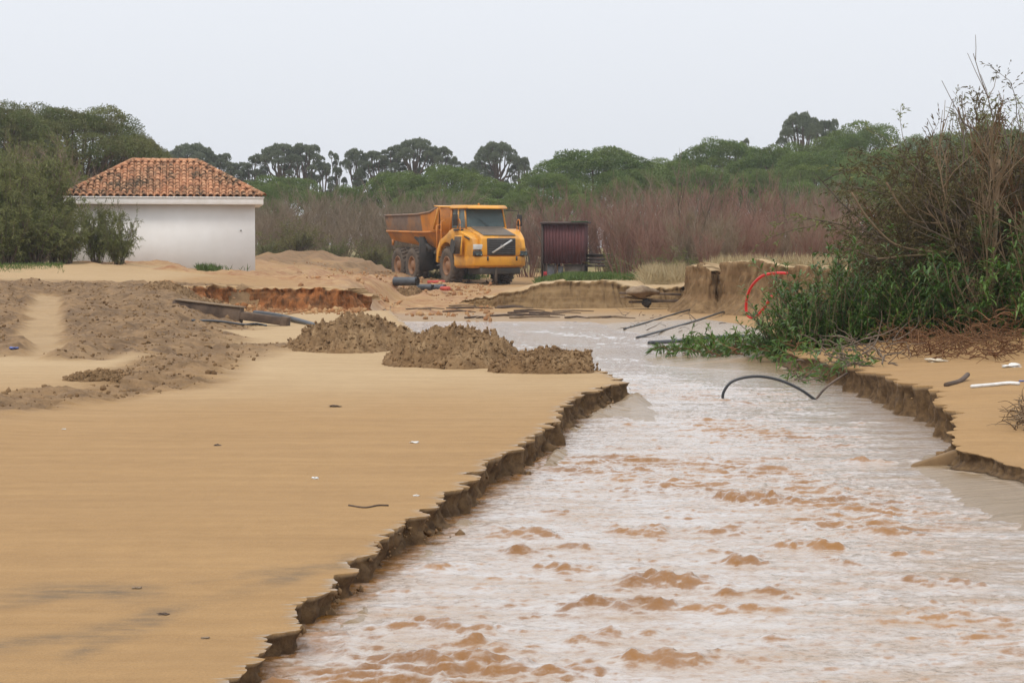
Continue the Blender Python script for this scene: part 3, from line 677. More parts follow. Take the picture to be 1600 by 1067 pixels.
            for k, (a, b) in enumerate(((-2.40, -2.28), (-2.25, -2.13), (-2.10, -1.98), (-1.95, -1.83))):
                MB().hexa([(-1.43, a, 2.06 + .1 * k / 3), (-1.43, b, 2.08 + .1 * k / 3), (-1.40, b, 2.08 + .1 * k / 3), (-1.40, a, 2.06 + .1 * k / 3), (-1.46, a, 2.14 + .1 * k / 3), (-1.46, b, 2.16 + .1 * k / 3), (-1.40, b, 2.16 + .1 * k / 3), (-1.40, a, 2.14 + .1 * k / 3)]).build('model_mark', DRKM, fd)
    # ---- cab
    cb = MB(); cb.prism([(-1.02, 2.62), (.85, 2.62), (.85, 1.5), (-1.02, 1.5)][::-1], 0, -1.02, 1.02); cab = cb.build('cab', ORG, root, bevel=.04)
    MB().hexa([(-.98, -.98, 2.63), (.98, -.98, 2.63), (.98, .8, 2.63), (-.98, .8, 2.63), (-.92, -.72, 3.50), (.92, -.72, 3.50), (.92, .8, 3.50), (-.92, .8, 3.50)]).build('cab_interior', simple('cab_inside', (.20, .24, .24), (.26, .28, .27)), cab)
    v = [(-1.0, -1.02, 2.64), (1.0, -1.02, 2.64), (.94, -.76, 3.52), (-.94, -.76, 3.52)]; MB().add(v + [(x, y + .02, z) for x, y, z in v], [(0, 1, 2, 3), (7, 6, 5, 4)]).build('windshield', GLASS, cab)
    MB().add([(-.12, -.80, 2.8), (.30, -.80, 2.8), (.28, -.70, 3.35), (-.10, -.70, 3.35)], [(0, 1, 2, 3)]).build('seat', simple('seat_cloth', (.30, .22, .10), (.22, .16, .08)), cab)
    for s in (-1, 1):
        for (y0, y1) in ((-.78, -.12), (-.02, .70)):
            v = [(s * 1.01, y0 - (.16 if y0 < -.5 else 0), 2.66), (s * 1.01, y1, 2.66), (s * .95, y1, 3.48), (s * .95, y0, 3.48)]
            MB().add(v, [(0, 1, 2, 3) if s > 0 else (3, 2, 1, 0)]).build('side_window', GLASS, cab)
        MB().tube([(s * 1.0, -1.03, 2.62), (s * .94, -.75, 3.54)], .045, 6).build('pillar', YEL, cab)
        MB().tube([(s * 1.02, -.07, 2.62), (s * .96, -.07, 3.54)], .05, 6).build('pillar', YEL, cab)
        MB().tube([(s * 1.02, .80, 2.62), (s * .96, .80, 3.54)], .06, 6).build('pillar', ORG, cab)
    MB().hexa([(-1.06, -1.12, 3.52), (1.06, -1.12, 3.52), (1.06, .95, 3.54), (-1.06, .95, 3.54), (-.98, -1.02, 3.68), (.98, -1.02, 3.68), (.98, .9, 3.72), (-.98, .9, 3.72)]).build('cab_roof', YEL, cab, bevel=.04)
    MB().hexa([(-1.0, -1.24, 3.50), (1.0, -1.24, 3.50), (1.0, -1.05, 3.56), (-1.0, -1.05, 3.56), (-1.0, -1.24, 3.55), (1.0, -1.24, 3.55), (1.0, -1.05, 3.66), (-1.0, -1.05, 3.66)]).build('visor', YEL, cab, bevel=.015)
    MB().tube([(.15, .2, 3.70), (.15, .2, 3.80)], .05, 8).build('beacon', ORG, cab)
    MB().tube([(.1, -1.06, 2.70), (-.35, -.95, 3.05)], .012, 4).build('wiper', BLK, cab)
    # mirrors on arms, handrails
    for s in (-1, 1):
        mr = MB().tube([(s * 1.0, -.95, 3.45), (s * 1.55, -1.2, 3.42), (s * 1.62, -1.2, 2.8)], .022, 5).build('mirror_arm', BLK, root)
        MB().box(s * 1.62 - .12, s * 1.62 + .12, -1.26, -1.17, 2.72, 3.25).build('mirror', BLK, mr, bevel=.02)
        hr = MB().tube(spline([(s * 1.50, -1.5, 2.35), (s * 1.50, -1.5, 2.9), (s * 1.50, -1.35, 3.02), (s * 1.50, -1.2, 2.9), (s * 1.50, -1.2, 2.5)], 16), .025, 6).build('handrail', ORG, root)
    for (y, zt) in ((.62, 2.95), (1.15, 2.75)):
        MB().tube([(-1.58, y, 1.3), (-1.58, y, zt), (-1.40, y, zt + .06)], .032, 6).build('handrail', ORG, root)
    MB().box(-1.58, -1.05, .95, 1.22, 1.25, 1.33).box(-1.58, -1.05, .85, 1.2, .85, .92).build('step', DRKM, root)
    # ---- tipper body (local y 1.1 .. 8.0): side walls, floor, raised headboard with spill guard
    def S(y): # section corner points at station y: (half width bottom, z bottom, half width rib, z rib, half width top, z top)
        return np.array([np.interp(y, [1.3, 2.1, 3.6, 8.0], a) for a in ([.75, .95, 1.15, 1.25], [1.95, 1.62, 1.78, 2.10], [1.30, 1.45, 1.50, 1.52], [2.55, 2.46, 2.46, 2.56], [1.45, 1.58, 1.62, 1.64], [3.62, 3.40, 3.32, 3.34])])
    st = [1.3, 2.1, 3.0, 3.6, 5.0, 6.5, 8.0]; th = .07
    for s in (-1, 1):
        for nm, lo_, hi_, mt in (('lower_side', (0, 1), (2, 3), ORG), ('upper_side', (2, 3), (4, 5), WORN)):
            v = []
            for y in st:
                c = S(y)
                v += [(s * c[lo_[0]], y, c[lo_[1]]), (s * c[hi_[0]], y, c[hi_[1]]), (s * (c[hi_[0]] - th), y, c[hi_[1]]), (s * (c[lo_[0]] - th), y, c[lo_[1]])]
            q = []
            for j in range(len(st) - 1):
                for i in range(4): q.append((j * 4 + i, j * 4 + (i + 1) % 4, (j + 1) * 4 + (i + 1) % 4, (j + 1) * 4 + i))
            q += [(0, 1, 2, 3), tuple((len(st) - 1) * 4 + i for i in (3, 2, 1, 0))]
            MB().add(v, q).build(nm, mt, root, bevel=.01)
        # orange forward quarter of the side, ribs and top rail
        v = [(s * (S(y)[k] + .012), y, S(y)[k + 1]) for y in (1.3, 2.1, 3.2) for k in (2, 4)]
        MB().add(v + [(x - s * .01, y, z) for x, y, z in v], [(0, 1, 3, 2), (2, 3, 5, 4), (8, 9, 7, 6), (10, 11, 9, 8)]).build('side_plate', ORG, root)
        MB().tube([(s * S(y)[2] * 1.01, y, S(y)[3]) for y in st], .065, 6).build('side_rib', ORG, root)
        MB().tube([(s * S(y)[4], y, S(y)[5]) for y in st], .06, 6).build('top_rail', WORN, root)
        MB().hexa([(s * 1.0, 2.7, 1.7), (s * 1.3, 2.7, 1.7), (s * 1.3, 3.0, 1.5), (s * 1.0, 3.0, 1.5), (s * 1.0, 4.4, 2.35), (s * 1.4, 4.4, 2.35), (s * 1.4, 4.6, 2.2), (s * 1.0, 4.6, 2.2)]).build('lift_cylinder', DRKM, root)
        MB().box(s * 1.27 - .36, s * 1.27 + .36, 3.25, 3.33, .62, 2.25).build('mud_guard', BLK, root)
        MB().box(s * 1.45 - .04, s * 1.45 + .04, 7.3, 7.45, 1.85, 2.15).build('body_bracket', ORG, root)
    fl = MB()
    for a, b in zip(st[:-1], st[1:]):
        A, B = S(a), S(b); fl.hexa([(-A[0], a, A[1]), (A[0], a, A[1]), (B[0], b, B[1]), (-B[0], b, B[1]), (-A[0], a, A[1] + .08), (A[0], a, A[1] + .08), (B[0], b, B[1] + .08), (-B[0], b, B[1] + .08)])
    fl.build('body_floor', WORN, root)
    hb = MB(); A = S(1.3)
    hb.add([(-A[0], 1.3, A[1]), (A[0], 1.3, A[1]), (-A[2], 1.25, A[3]), (A[2], 1.25, A[3]), (-1.5, 1.0, 3.62), (1.5, 1.0, 3.62)] + [(-A[0], 1.4, A[1]), (A[0], 1.4, A[1]), (-A[2], 1.35, A[3]), (A[2], 1.35, A[3]), (-1.5, 1.1, 3.62), (1.5, 1.1, 3.62)],
           [(0, 1, 3, 2), (2, 3, 5, 4), (8, 9, 7, 6), (10, 11, 9, 8), (4, 5, 11, 10), (0, 2, 8, 6), (2, 4, 10, 8), (3, 1, 7, 9), (5, 3, 9, 11)])
    hd = hb.build('headboard', ORG, root)
    MB().hexa([(-1.5, .95, 3.60), (1.5, .95, 3.60), (1.5, 1.75, 3.66), (-1.5, 1.75, 3.66), (-1.5, .95, 3.66), (1.5, .95, 3.66), (1.5, 1.75, 3.72), (-1.5, 1.75, 3.72)]).build('spill_guard', YEL, hd, bevel=.01)
    for s in (-1, 1):
        MB().add([(s * 1.5, 1.05, 3.62), (s * 1.57, 2.1, 3.42), (s * 1.45, 1.3, 2.55), (s * 1.53, 2.1, 2.5)], [(0, 1, 3, 2), (2, 3, 1, 0)]).build('wing_plate', ORG, hd)
        MB().tube([(s * 1.52, 1.15, 3.55), (s * 1.52, 1.7, 2.6)], .05, 5).build('wing_rib', YEL, hd)
    for x in (-.9, -.3, .3, .9): MB().box(x - .05, x + .05, 1.16, 1.30, 2.0, 3.55).build('headboard_rib', ORG, hd)
    return root
truck()
# ------------------------------------------------------------------ maroon plank cabin on posts, and the slatted frame beside it
MARO = simple('maroon_planks', (.125, .036, .036), (.085, .026, .027), 2.5, .75, bmp=.004)
DKW = simple('dark_wood', (.040, .028, .022), (.065, .045, .034), 6, .85, bmp=.004)
def cabin():
    p = at(881, 432, 97.0); zg = p.z
    root = empty('plank_cabin', (p.x, 97.0, zg), R(-8)); tag(root, 'small maroon plank cabin raised on posts beside the truck', 'cabin')
    W, D, zb, zt = 1.0, 1.6, .62, 2.55
    MB().box(-W + .02, W - .02, .02, D - .02, zb + .02, zt).build('wall', MARO, root)
    n_ = 13
    for i in range(n_):
        x0 = -W + 2 * W * i / n_; dz = .015 * math.sin(i * 2.7)
        MB().box(x0 + .006, x0 + 2 * W / n_ - .006, -.012 + .004 * math.sin(i * 5), .03, zb + dz, zt + .0).build('plank', MARO, root)
    for i in range(10):
        y0 = D * i / 10
        for s in (-1, 1): MB().box(s * W - .012, s * W + .012, y0 + .006, y0 + D / 10 - .006, zb, zt).build('plank', MARO, root)
    rf = MB().hexa([(-W - .14, -.22, zt), (W + .14, -.22, zt), (W + .14, D + .2, zt + .03), (-W - .14, D + .2, zt + .03), (-W - .14, -.22, zt + .09), (W + .14, -.22, zt + .09), (W + .14, D + .2, zt + .13), (-W - .14, D + .2, zt + .13)]).build('roof', simple('cabin_roof', (.09, .06, .05), (.06, .04, .035)), root)
    MB().box(.38, W + .16, -.24, .4, zt + .092, zt + .125).build('roof_sheet', simple('green_felt', (.035, .12, .05), (.03, .09, .04)), rf)
    for x in (-W + .06, -.42, W - .06):
        for y in (.05, D - .1): MB().box(x - .055, x + .055, y, y + .1, -.3, zb + .01).build('post', DKW, root)
    MB().box(-W - .1, -W, -.12, -.02, -.3, zt).build('corner_post', DKW, root)
    bag = simple('pale_sacking', (.48, .50, .53), (.30, .32, .36), 5, .8)
    MB().box(-.86, -.50, .3, .7, -.2, .55).build('stored_panel', bag, root, bevel=.05); MB().box(-.34, -.10, .4, .8, -.2, .50).build('stored_panel', bag, root, bevel=.05)
    MB().box(.0, .95, .2, .3, -.2, .60).build('base_board', simple('grey_board', (.22, .18, .14), (.16, .13, .10)), root)
    q = at(852, 430, 96.6); tag(MB().box(-.09, .09, -.07, .07, 0, .2).build('red_container', simple('red_plastic', (.45, .03, .04), (.35, .03, .03)), None, bevel=.03), 'small red container on the grass under the maroon cabin', 'container').location = (q.x, 96.55, q.z - .03)
cabin()
def frame_rack():
    p = at(932, 418, 97.0); root = empty('slatted_bench', (p.x, 97.2, p.z - .12), R(-6)); tag(root, 'dark slatted bench with a tilted top standing right of the maroon cabin', 'bench')
    for k in range(4):
        z = .14 + .16 * k; y = .12 * k
        MB().hexa([(-.66 + .02 * k, y, z), (.62 + .03 * k, y, z), (.62 + .03 * k, y + .03, z), (-.66 + .02 * k, y + .03, z), (-.64 + .02 * k, y + .05, z + .12), (.64 + .03 * k, y + .05, z + .12), (.64 + .03 * k, y + .08, z + .12), (-.64 + .02 * k, y + .08, z + .12)]).build('slat', DKW, root)
    MB().hexa([(-.5, .3, .72), (.74, .3, .72), (.74, .75, .74), (-.5, .75, .74), (-.5, .3, .76), (.74, .3, .76), (.74, .75, .78), (-.5, .75, .78)]).build('top_board', DKW, root)
    for x in (-.55, .58): MB().hexa([(x - .04, -.02, -.2), (x + .04, -.02, -.2), (x + .04, .06, -.2), (x - .04, .06, -.2), (x - .04, .45, .74), (x + .04, .45, .74), (x + .04, .53, .74), (x - .04, .53, .74)]).build('leg', DKW, root)
    for x in (-.5, .62): MB().box(x - .04, x + .04, .6, .68, -.2, .73).build('leg', DKW, root)
frame_rack()
# ------------------------------------------------------------------ vegetation builders
def unit(v): return v / (np.linalg.norm(v, axis=-1, keepdims=True) + 1e-9)
def grow(start, dirs, length, K, wander=.25, up=0.0, rs=np.random):
    """N wandering paths of K points; up>0 bends them skyward, up<0 lets them droop"""
    N = len(start); P = np.zeros((N, K, 3)); P[:, 0] = start; d = unit(np.array(dirs, float)); st = (np.asarray(length) / (K - 1)).reshape(-1, 1)
    for k in range(1, K):
        P[:, k] = P[:, k - 1] + d * st
        d = unit(d + rs.normal(0, wander, (N, 3)) + np.array([0, 0, up]))
    return P
def along(P, n, lo, hi, rs):
    """n random points on each path: positions, tangents, fraction"""
    N, K, _ = P.shape; t = rs.uniform(lo, hi, (N, n)); u = t * (K - 1); i = np.minimum(u.astype(int), K - 2); f = (u - i)[..., None]
    a = P[np.arange(N)[:, None], i]; b = P[np.arange(N)[:, None], i + 1]
    return (a + (b - a) * f).reshape(-1, 3), unit(b - a).reshape(-1, 3), t.ravel()
def taper(N, K, r0, r1): return np.linspace(0, 1, K)[None] * (np.reshape(r1, (-1, 1)) - np.reshape(r0, (-1, 1))) + np.reshape(r0, (-1, 1)) + np.zeros((N, K))
def blades(mb, pos, dirs, length, width, tone, rs, bend=0.0):
    """one narrow leaf (two triangles and a tip fold) per position"""
    N = len(pos); d = unit(np.asarray(dirs, float)); sd_ = unit(np.cross(d, unit(rs.normal(0, 1, (N, 3))))); L_ = np.reshape(length, (-1, 1)) * np.ones((N, 1)); W_ = np.reshape(width, (-1, 1)) * np.ones((N, 1))
    mid_ = pos + d * L_ * .5; tip = pos + d * L_ + np.array([0, 0, -1.0]) * bend * L_
    v = np.stack([pos, mid_ + sd_ * W_ * .5, tip, mid_ - sd_ * W_ * .5], 1).reshape(-1, 3)
    mb.add(v, np.arange(4 * N).reshape(N, 4), None, np.repeat(tone, 4))
def tuft(mb, pos, nrm, size, tone, rs, n=3):
    for k in range(n):
        d = unit(nrm + rs.normal(0, .75, nrm.shape)); blades(mb, pos, d, size * rs.uniform(.7, 1.3, len(pos)), size * .42, tone, rs)
def proto(root_name, parts):
    """a hidden-from-nothing prototype: returns list of (name, mesh, material)"""
    return [(n, me, m) for n, me, m in parts]
def place(name, parts, loc, rz, s, label, cat, group, sz=None):
    root = empty(name, loc, rz); root.scale = (s, s, sz or s); tag(root, label, cat, group)
    for n, me, m in parts: link(n, me, m, root)
    return root
BARK = simple('pine_bark', (.15, .105, .075), (.09, .065, .05), 3, .9, bmp=.01)
PINE = leafy('pine_needles', (.075, .130, .026), (.175, .225, .050), (.110, .140, .040), .6, .15)
PINE2 = leafy('near_pine_needles', (.085, .112, .032), (.175, .190, .062), (.150, .135, .058), .6, .15)
FARP = leafy('far_pine_needles', (.125, .150, .092), (.185, .205, .125), None, .6, .35)  # distant haze put into the needle colour, paler and greyer
TWIG = leafy('red_twigs', (.175, .080, .060), (.310, .190, .145), (.225, .150, .105), .8, 0, .1)
TWIGB = leafy('brown_twigs', (.200, .140, .095), (.300, .240, .175), (.180, .145, .080), .8, 0, .1)
DEADW = leafy('dead_wood', (.10, .075, .058), (.20, .155, .115), None, .85, 0, .1)
TAM = leafy('tamarisk_leaves', (.115, .135, .040), (.24, .25, .085), (.160, .160, .060), .6, .3)
TAMB = leafy('dying_tamarisk_leaves', (.060, .052, .022), (.140, .115, .048), (.100, .066, .034), .7, .2, .1)
YELG = leafy('yellow_green_leaves', (.150, .145, .040), (.235, .215, .080), (.120, .115, .045), .6, .25)
CANE = leafy('cane_leaves', (.040, .105, .014), (.150, .240, .042), (.070, .125, .028), .42, .3, .45)
GRASS = leafy('grass_blades', (.060, .110, .020), (.125, .170, .045), None, .6, .25)
DRYG = leafy('dry_grass_blades', (.30, .235, .125), (.42, .34, .20), None, .7, .2)
STEM = leafy('dry_stems', (.13, .085, .050), (.25, .18, .11), None, .8, 0, .1)
RUST = leafy('rusty_brush', (.115, .052, .026), (.235, .125, .062), (.150, .080, .040), .85, .1, .1)
def umbrella_pine(seed, H, Rc, thick, nl=30, nt=9000, size=.30, mat=PINE, gaps=0.0, nblade=2):
    rs = np.random.RandomState(seed); mb = MB(); zc = H - thick
    tr = grow(np.array([[0, 0, -.4]]), np.array([[rs.normal(0, .06), rs.normal(0, .06), 1]]), [zc + .6], 8, .05, .1, rs); wood = MB()
    v, q = tubes(tr, taper(1, 8, .035 * H, .02 * H), 8); wood.add(v, q)
    u = np.sqrt((np.arange(nl) + .5) / nl); an = np.arange(nl) * 2.39996 + rs.uniform(0, .6, nl); r = Rc * u * rs.uniform(.82, 1.0, nl)
    cen = np.stack([r * np.cos(an), r * np.sin(an), zc + thick * .80 * (1 - (r / Rc) ** 2.2) * rs.uniform(.8, 1.05, nl) - .1 * thick], 1)
    lr = Rc * rs.uniform(.20, .34, nl) * (30 / max(nl, 25)) ** .25 * (1 - gaps * .45)
    top = tr[0, -1]; K = 6; lim = np.linspace(0, 1, K)[None, :, None]
    st = tr[0][rs.randint(4, 7, nl)]; P = st[:, None] * (1 - lim) + cen[:, None] * lim; P[:, :, 2] -= (np.sin(lim[..., 0] * math.pi) * .12 * r[:, None]); P[:, 1:-1] += rs.normal(0, .08, (nl, K - 2, 3))
    v, q = tubes(P, taper(nl, K, .012 * H, .005 * H), 5); wood.add(v, q)
    w_ = lr ** 2 / np.sum(lr ** 2); idx = rs.choice(nl, nt, p=w_); d = unit(rs.normal(0, 1, (nt, 3))); d[:, 2] = np.where(rs.uniform(0, 1, nt) < .72, np.abs(d[:, 2]), d[:, 2])
    shell = rs.uniform(.55, 1.0, nt) ** .5; lump = 1 + .22 * vnoise(d[:, 0] * 2.2 + idx, d[:, 1] * 2.2, d[:, 2] * 2.2, seed)
    pos = cen[idx] + d * (lr[idx] * shell * lump)[:, None] * np.array([1, 1, .62])
    tone = np.clip(.5 + .24 * rs.normal(0, 1, nl)[idx] + rs.normal(0, .22, nt), 0, 1)
    tuft(mb, pos, unit(d + np.array([0, 0, .5])), size, tone, rs, nblade)
    return [('trunk', wood.mesh('trunk', True), BARK), ('crown', mb.mesh('crown'), mat)]
def bare_shrub(seed, H=4.0, spread=1.3, n0=26, n1=7, n2=9, mat=TWIG, droop=.10, r0=.032):
    rs = np.random.RandomState(seed); a = rs.uniform(0, 2 * math.pi, n0); rr = rs.uniform(0, .55, n0) * spread
    s0 = np.stack([rr * np.cos(a), rr * np.sin(a), np.full(n0, -.15)], 1); d0 = np.stack([np.cos(a) * rs.uniform(.05, .65, n0), np.sin(a) * rs.uniform(.05, .65, n0), np.ones(n0)], 1)
    P0 = grow(s0, d0, H * rs.uniform(.55, .95, n0), 7, .12, droop, rs); mb = MB()
    v, q = tubes(P0, taper(n0, 7, r0 * rs.uniform(.6, 1.3, n0), .008), 4); mb.add(v, q, None, np.repeat(rs.uniform(0, .6, n0), 28))
    p1, t1, f1 = along(P0, n1, .25, .95, rs); N1 = len(p1)
    P1 = grow(p1, t1 + rs.normal(0, .55, (N1, 3)) * np.array([1, 1, .4]) + np.array([0, 0, .35]), H * rs.uniform(.14, .36, N1), 5, .14, .10, rs)
    v, q = tubes(P1, taper(N1, 5, .013, .006), 3); mb.add(v, q, None, np.repeat(rs.uniform(.1, .9, N1), 15))
    p2, t2, f2 = along(P1, n2, .15, 1, rs); N2 = len(p2)
    P2 = grow(p2, t2 + rs.normal(0, .45, (N2, 3)) + np.array([0, 0, .3]), H * rs.uniform(.06, .17, N2), 3, .12, .1, rs)
    v, q = tubes(P2, taper(N2, 3, .0075, .004), 3); mb.add(v, q, None, np.repeat(rs.uniform(.2, 1, N2), 9))
    return [('branches', mb.mesh('branches'), mat)]
def feathery(seed, H=3.0, spread=1.0, n0=26, n1=10, n2=10, nb=5, mat=TAM, lean=(0, 0), leaf=.085, wood=DEADW, open_=.55, wid=.014):
    rs = np.random.RandomState(seed); a = rs.uniform(0, 2 * math.pi, n0); rr = rs.uniform(0, .4, n0) * spread
    s0 = np.stack([rr * np.cos(a), rr * np.sin(a), np.full(n0, -.1)], 1); o = rs.uniform(.05, open_, n0) * spread
    d0 = np.stack([np.cos(a) * o + lean[0], np.sin(a) * o + lean[1], np.ones(n0)], 1)
    P0 = grow(s0, d0, H * rs.uniform(.45, 1.05, n0), 8, .10, -.05, rs); wd = MB(); lf = MB()
    v, q = tubes(P0, taper(n0, 8, .011 * H * rs.uniform(.6, 1.2, n0), .006), 5); wd.add(v, q, None, np.repeat(rs.uniform(0, 1, n0), 40))
    p1, t1, _ = along(P0, n1, .22, 1, rs); N1 = len(p1)
    P1 = grow(p1, t1 + rs.normal(0, .6, (N1, 3)) + np.array([0, 0, .15]), H * rs.uniform(.12, .32, N1), 6, .16, -.10, rs)
    v, q = tubes(P1, taper(N1, 6, .008, .003), 3); wd.add(v, q, None, np.repeat(rs.uniform(0, 1, N1), 18))
    p2, t2, _ = along(P1, n2, .1, 1, rs); N2 = len(p2); T1 = np.repeat(np.clip(.5 + rs.normal(0, .25, N1), 0, 1), n2)
    P2 = grow(p2, t2 + rs.normal(0, .5, (N2, 3)), H * rs.uniform(.03, .085, N2), 4, .15, -.16, rs)
    p3, t3, _ = along(P2, nb, 0, 1, rs); N3 = len(p3)
    blades(lf, p3, t3 + rs.normal(0, .35, (N3, 3)), leaf * rs.uniform(.6, 1.3, N3), wid, np.clip(np.repeat(T1, nb) + rs.normal(0, .18, N3), 0, 1), rs, .15)
    return [('branches', wd.mesh('branches'), wood), ('foliage', lf.mesh('foliage'), mat)]
def cane_clump(seed, H=1.5, spread=.8, n0=46, per=26, leaf=.30, wid=.030, lean=(0, 0)):
    rs = np.random.RandomState(seed); a = rs.uniform(0, 2 * math.pi, n0); rr = np.sqrt(rs.uniform(0, 1, n0)) * spread
    s0 = np.stack([rr * np.cos(a), rr * np.sin(a), np.full(n0, -.1)], 1)
    d0 = np.stack([np.cos(a) * rr * .7 + lean[0], np.sin(a) * rr * .7 + lean[1], np.ones(n0)], 1)
    P0 = grow(s0, d0, H * rs.uniform(.45, 1.05, n0) * (1.1 - .45 * (rr / spread) ** 2), 7, .12, -.02, rs); wd = MB(); lf = MB()
    v, q = tubes(P0, taper(n0, 7, .011, .005), 4); wd.add(v, q, None, np.repeat(rs.uniform(0, 1, n0), 28))
    p, t, f = along(P0, per, .12, 1, rs); N = len(p); out_ = unit(rs.normal(0, 1, (N, 3)) * np.array([1, 1, .25]))
    d = unit(t * .75 + out_ * .8); L_ = leaf * rs.uniform(.55, 1.2, N); sd_ = unit(np.cross(d, np.array([0, 0, 1.0]))); W_ = wid * rs.uniform(.7, 1.2, N)
    g = np.array([0, 0, -1.0]); c1 = p + d * (L_ * .35)[:, None]; c2 = p + d * (L_ * .72)[:, None] + g * (L_ * .12)[:, None]; c3 = p + d * L_[:, None] + g * (L_ * .36)[:, None]
    W = W_[:, None]; nrm = unit(np.cross(sd_, d))
    v = np.stack([p, c1 + sd_ * W * .5, c1 - nrm * W * .12, c1 - sd_ * W * .5, c2 + sd_ * W * .4, c2 - nrm * W * .1, c2 - sd_ * W * .4, c3], 1).reshape(-1, 3)
    b = np.arange(N)[:, None] * 8; q = np.concatenate([b + np.array([[1, 4, 5, 2]]), b + np.array([[2, 5, 6, 3]])]); t_ = np.concatenate([b + np.array([[0, 1, 2]]), b + np.array([[0, 2, 3]]), b + np.array([[4, 7, 5]]), b + np.array([[5, 7, 6]])])
    tone = np.clip(np.repeat(rs.uniform(.1, .8, n0), per) + rs.normal(0, .2, N), 0, 1)
    lf.add(v, q, t_, np.repeat(tone, 8))
    return [('stems', wd.mesh('stems'), STEM), ('leaves', lf.mesh('leaves'), CANE)]
def gz(x, y): return ground_z(x, y) - .03
# ------------------------------------------------------------------ pines behind
UP = [umbrella_pine(100 + i, 10, 5.2 + .5 * (i % 3), 4.6 + .5 * (i % 2), 25, 32000, .14) for i in range(4)]
def pine(px, topy, Y, wpx, k, label, group='umbrella pines behind the thicket', parts=None, H0=10.0, R0=None, name='umbrella_pine'):
    t = at(px, topy, Y); zg = float(land_left(np.array([t.x]), np.array([Y]))[0]) if Y < 140 else 1.2
    pr = (parts or UP)[k % len(parts or UP)]; h = (t.z - zg) * 1.09; s = 1.15 * (wpx / F * Y) / (2 * (R0 or (5.2 + .5 * (k % 3))) * 1.08)
    o = place(name, pr, (t.x, Y, zg - .1), k * 1.3, s, label, 'tree', group, h / H0)
    return o
LUP = 'dense green umbrella pine in the wood behind the bare thicket'
for k, (px, ty, Y, wp) in enumerate(((930, 231, 150, 230), (1035, 250, 158, 150), (860, 272, 142, 130), (1130, 219, 165, 190), (1215, 226, 160, 170), (1335, 194, 165, 200), (1275, 238, 150, 150), (1400, 236, 142, 200), (1180, 268, 146, 150), (1090, 262, 150, 140), (985, 268, 145, 130),
                                     (1480, 208, 215, 150), (1560, 196, 225, 170), (1430, 216, 222, 110), (700, 262, 150, 190), (620, 268, 152, 140), (775, 282, 146, 140), (830, 300, 140, 120), (440, 277, 150, 130), (410, 290, 140, 90), (540, 290, 150, 120), (740, 300, 140, 150), (660, 300, 138, 120), (1500, 262, 150, 200), (1590, 250, 160, 190),
                                     (900, 305, 136, 120), (1250, 285, 138, 130), (1330, 275, 138, 150))):
    pine(px, ty, Y, wp, k, LUP)
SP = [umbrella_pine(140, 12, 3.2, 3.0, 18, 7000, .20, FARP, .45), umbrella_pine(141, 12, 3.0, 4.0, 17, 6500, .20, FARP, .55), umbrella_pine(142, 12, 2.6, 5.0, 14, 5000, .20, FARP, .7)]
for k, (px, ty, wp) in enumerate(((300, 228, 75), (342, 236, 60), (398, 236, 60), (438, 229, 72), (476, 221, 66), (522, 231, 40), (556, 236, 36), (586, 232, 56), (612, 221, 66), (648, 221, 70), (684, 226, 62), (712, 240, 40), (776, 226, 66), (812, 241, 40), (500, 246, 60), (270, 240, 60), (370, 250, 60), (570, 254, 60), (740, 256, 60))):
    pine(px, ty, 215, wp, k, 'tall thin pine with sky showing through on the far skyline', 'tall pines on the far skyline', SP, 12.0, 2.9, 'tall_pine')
pine(1252, 181, 205, 62, 0, 'flat topped pine rising above the umbrella pines', None, SP, 12.0, 2.9, 'tall_pine')
pine(1295, 182, 207, 50, 1, 'narrow pine touching the flat topped pine above the wood', None, SP, 12.0, 2.9, 'tall_pine')
pine(1163, 211, 200, 40, 2, 'small sparse pine tip between two umbrella pines', None, SP, 12.0, 2.9, 'tall_pine')
NP = [umbrella_pine(150, 10, 5.4, 6.2, 64, 60000, .10, PINE2), umbrella_pine(151, 10, 5.0, 5.6, 56, 52000, .10, PINE2)]
pine(120, 146, 98, 290, 0, 'big rounded pine rising behind the white building', 'pines behind the white building', NP, 10.0, 5.2, 'pine_tree')
pine(-10, 143, 94, 260, 1, 'dark pine at the edge of the wood left of the building', 'pines behind the white building', NP, 10.0, 5.2, 'pine_tree')
pine(205, 196, 102, 150, 1, 'lower pine shoulder sloping down behind the tiled roof', 'pines behind the white building', NP, 10.0, 5.2, 'pine_tree')
pine(262, 238, 112, 90, 0, 'small dark pine just above the right end of the tiled roof', None, NP, 10.0, 5.2, 'pine_tree')
pine(60, 235, 90, 170, 0, 'low olive pine behind the tamarisks', None, NP, 10.0, 5.2, 'pine_tree')
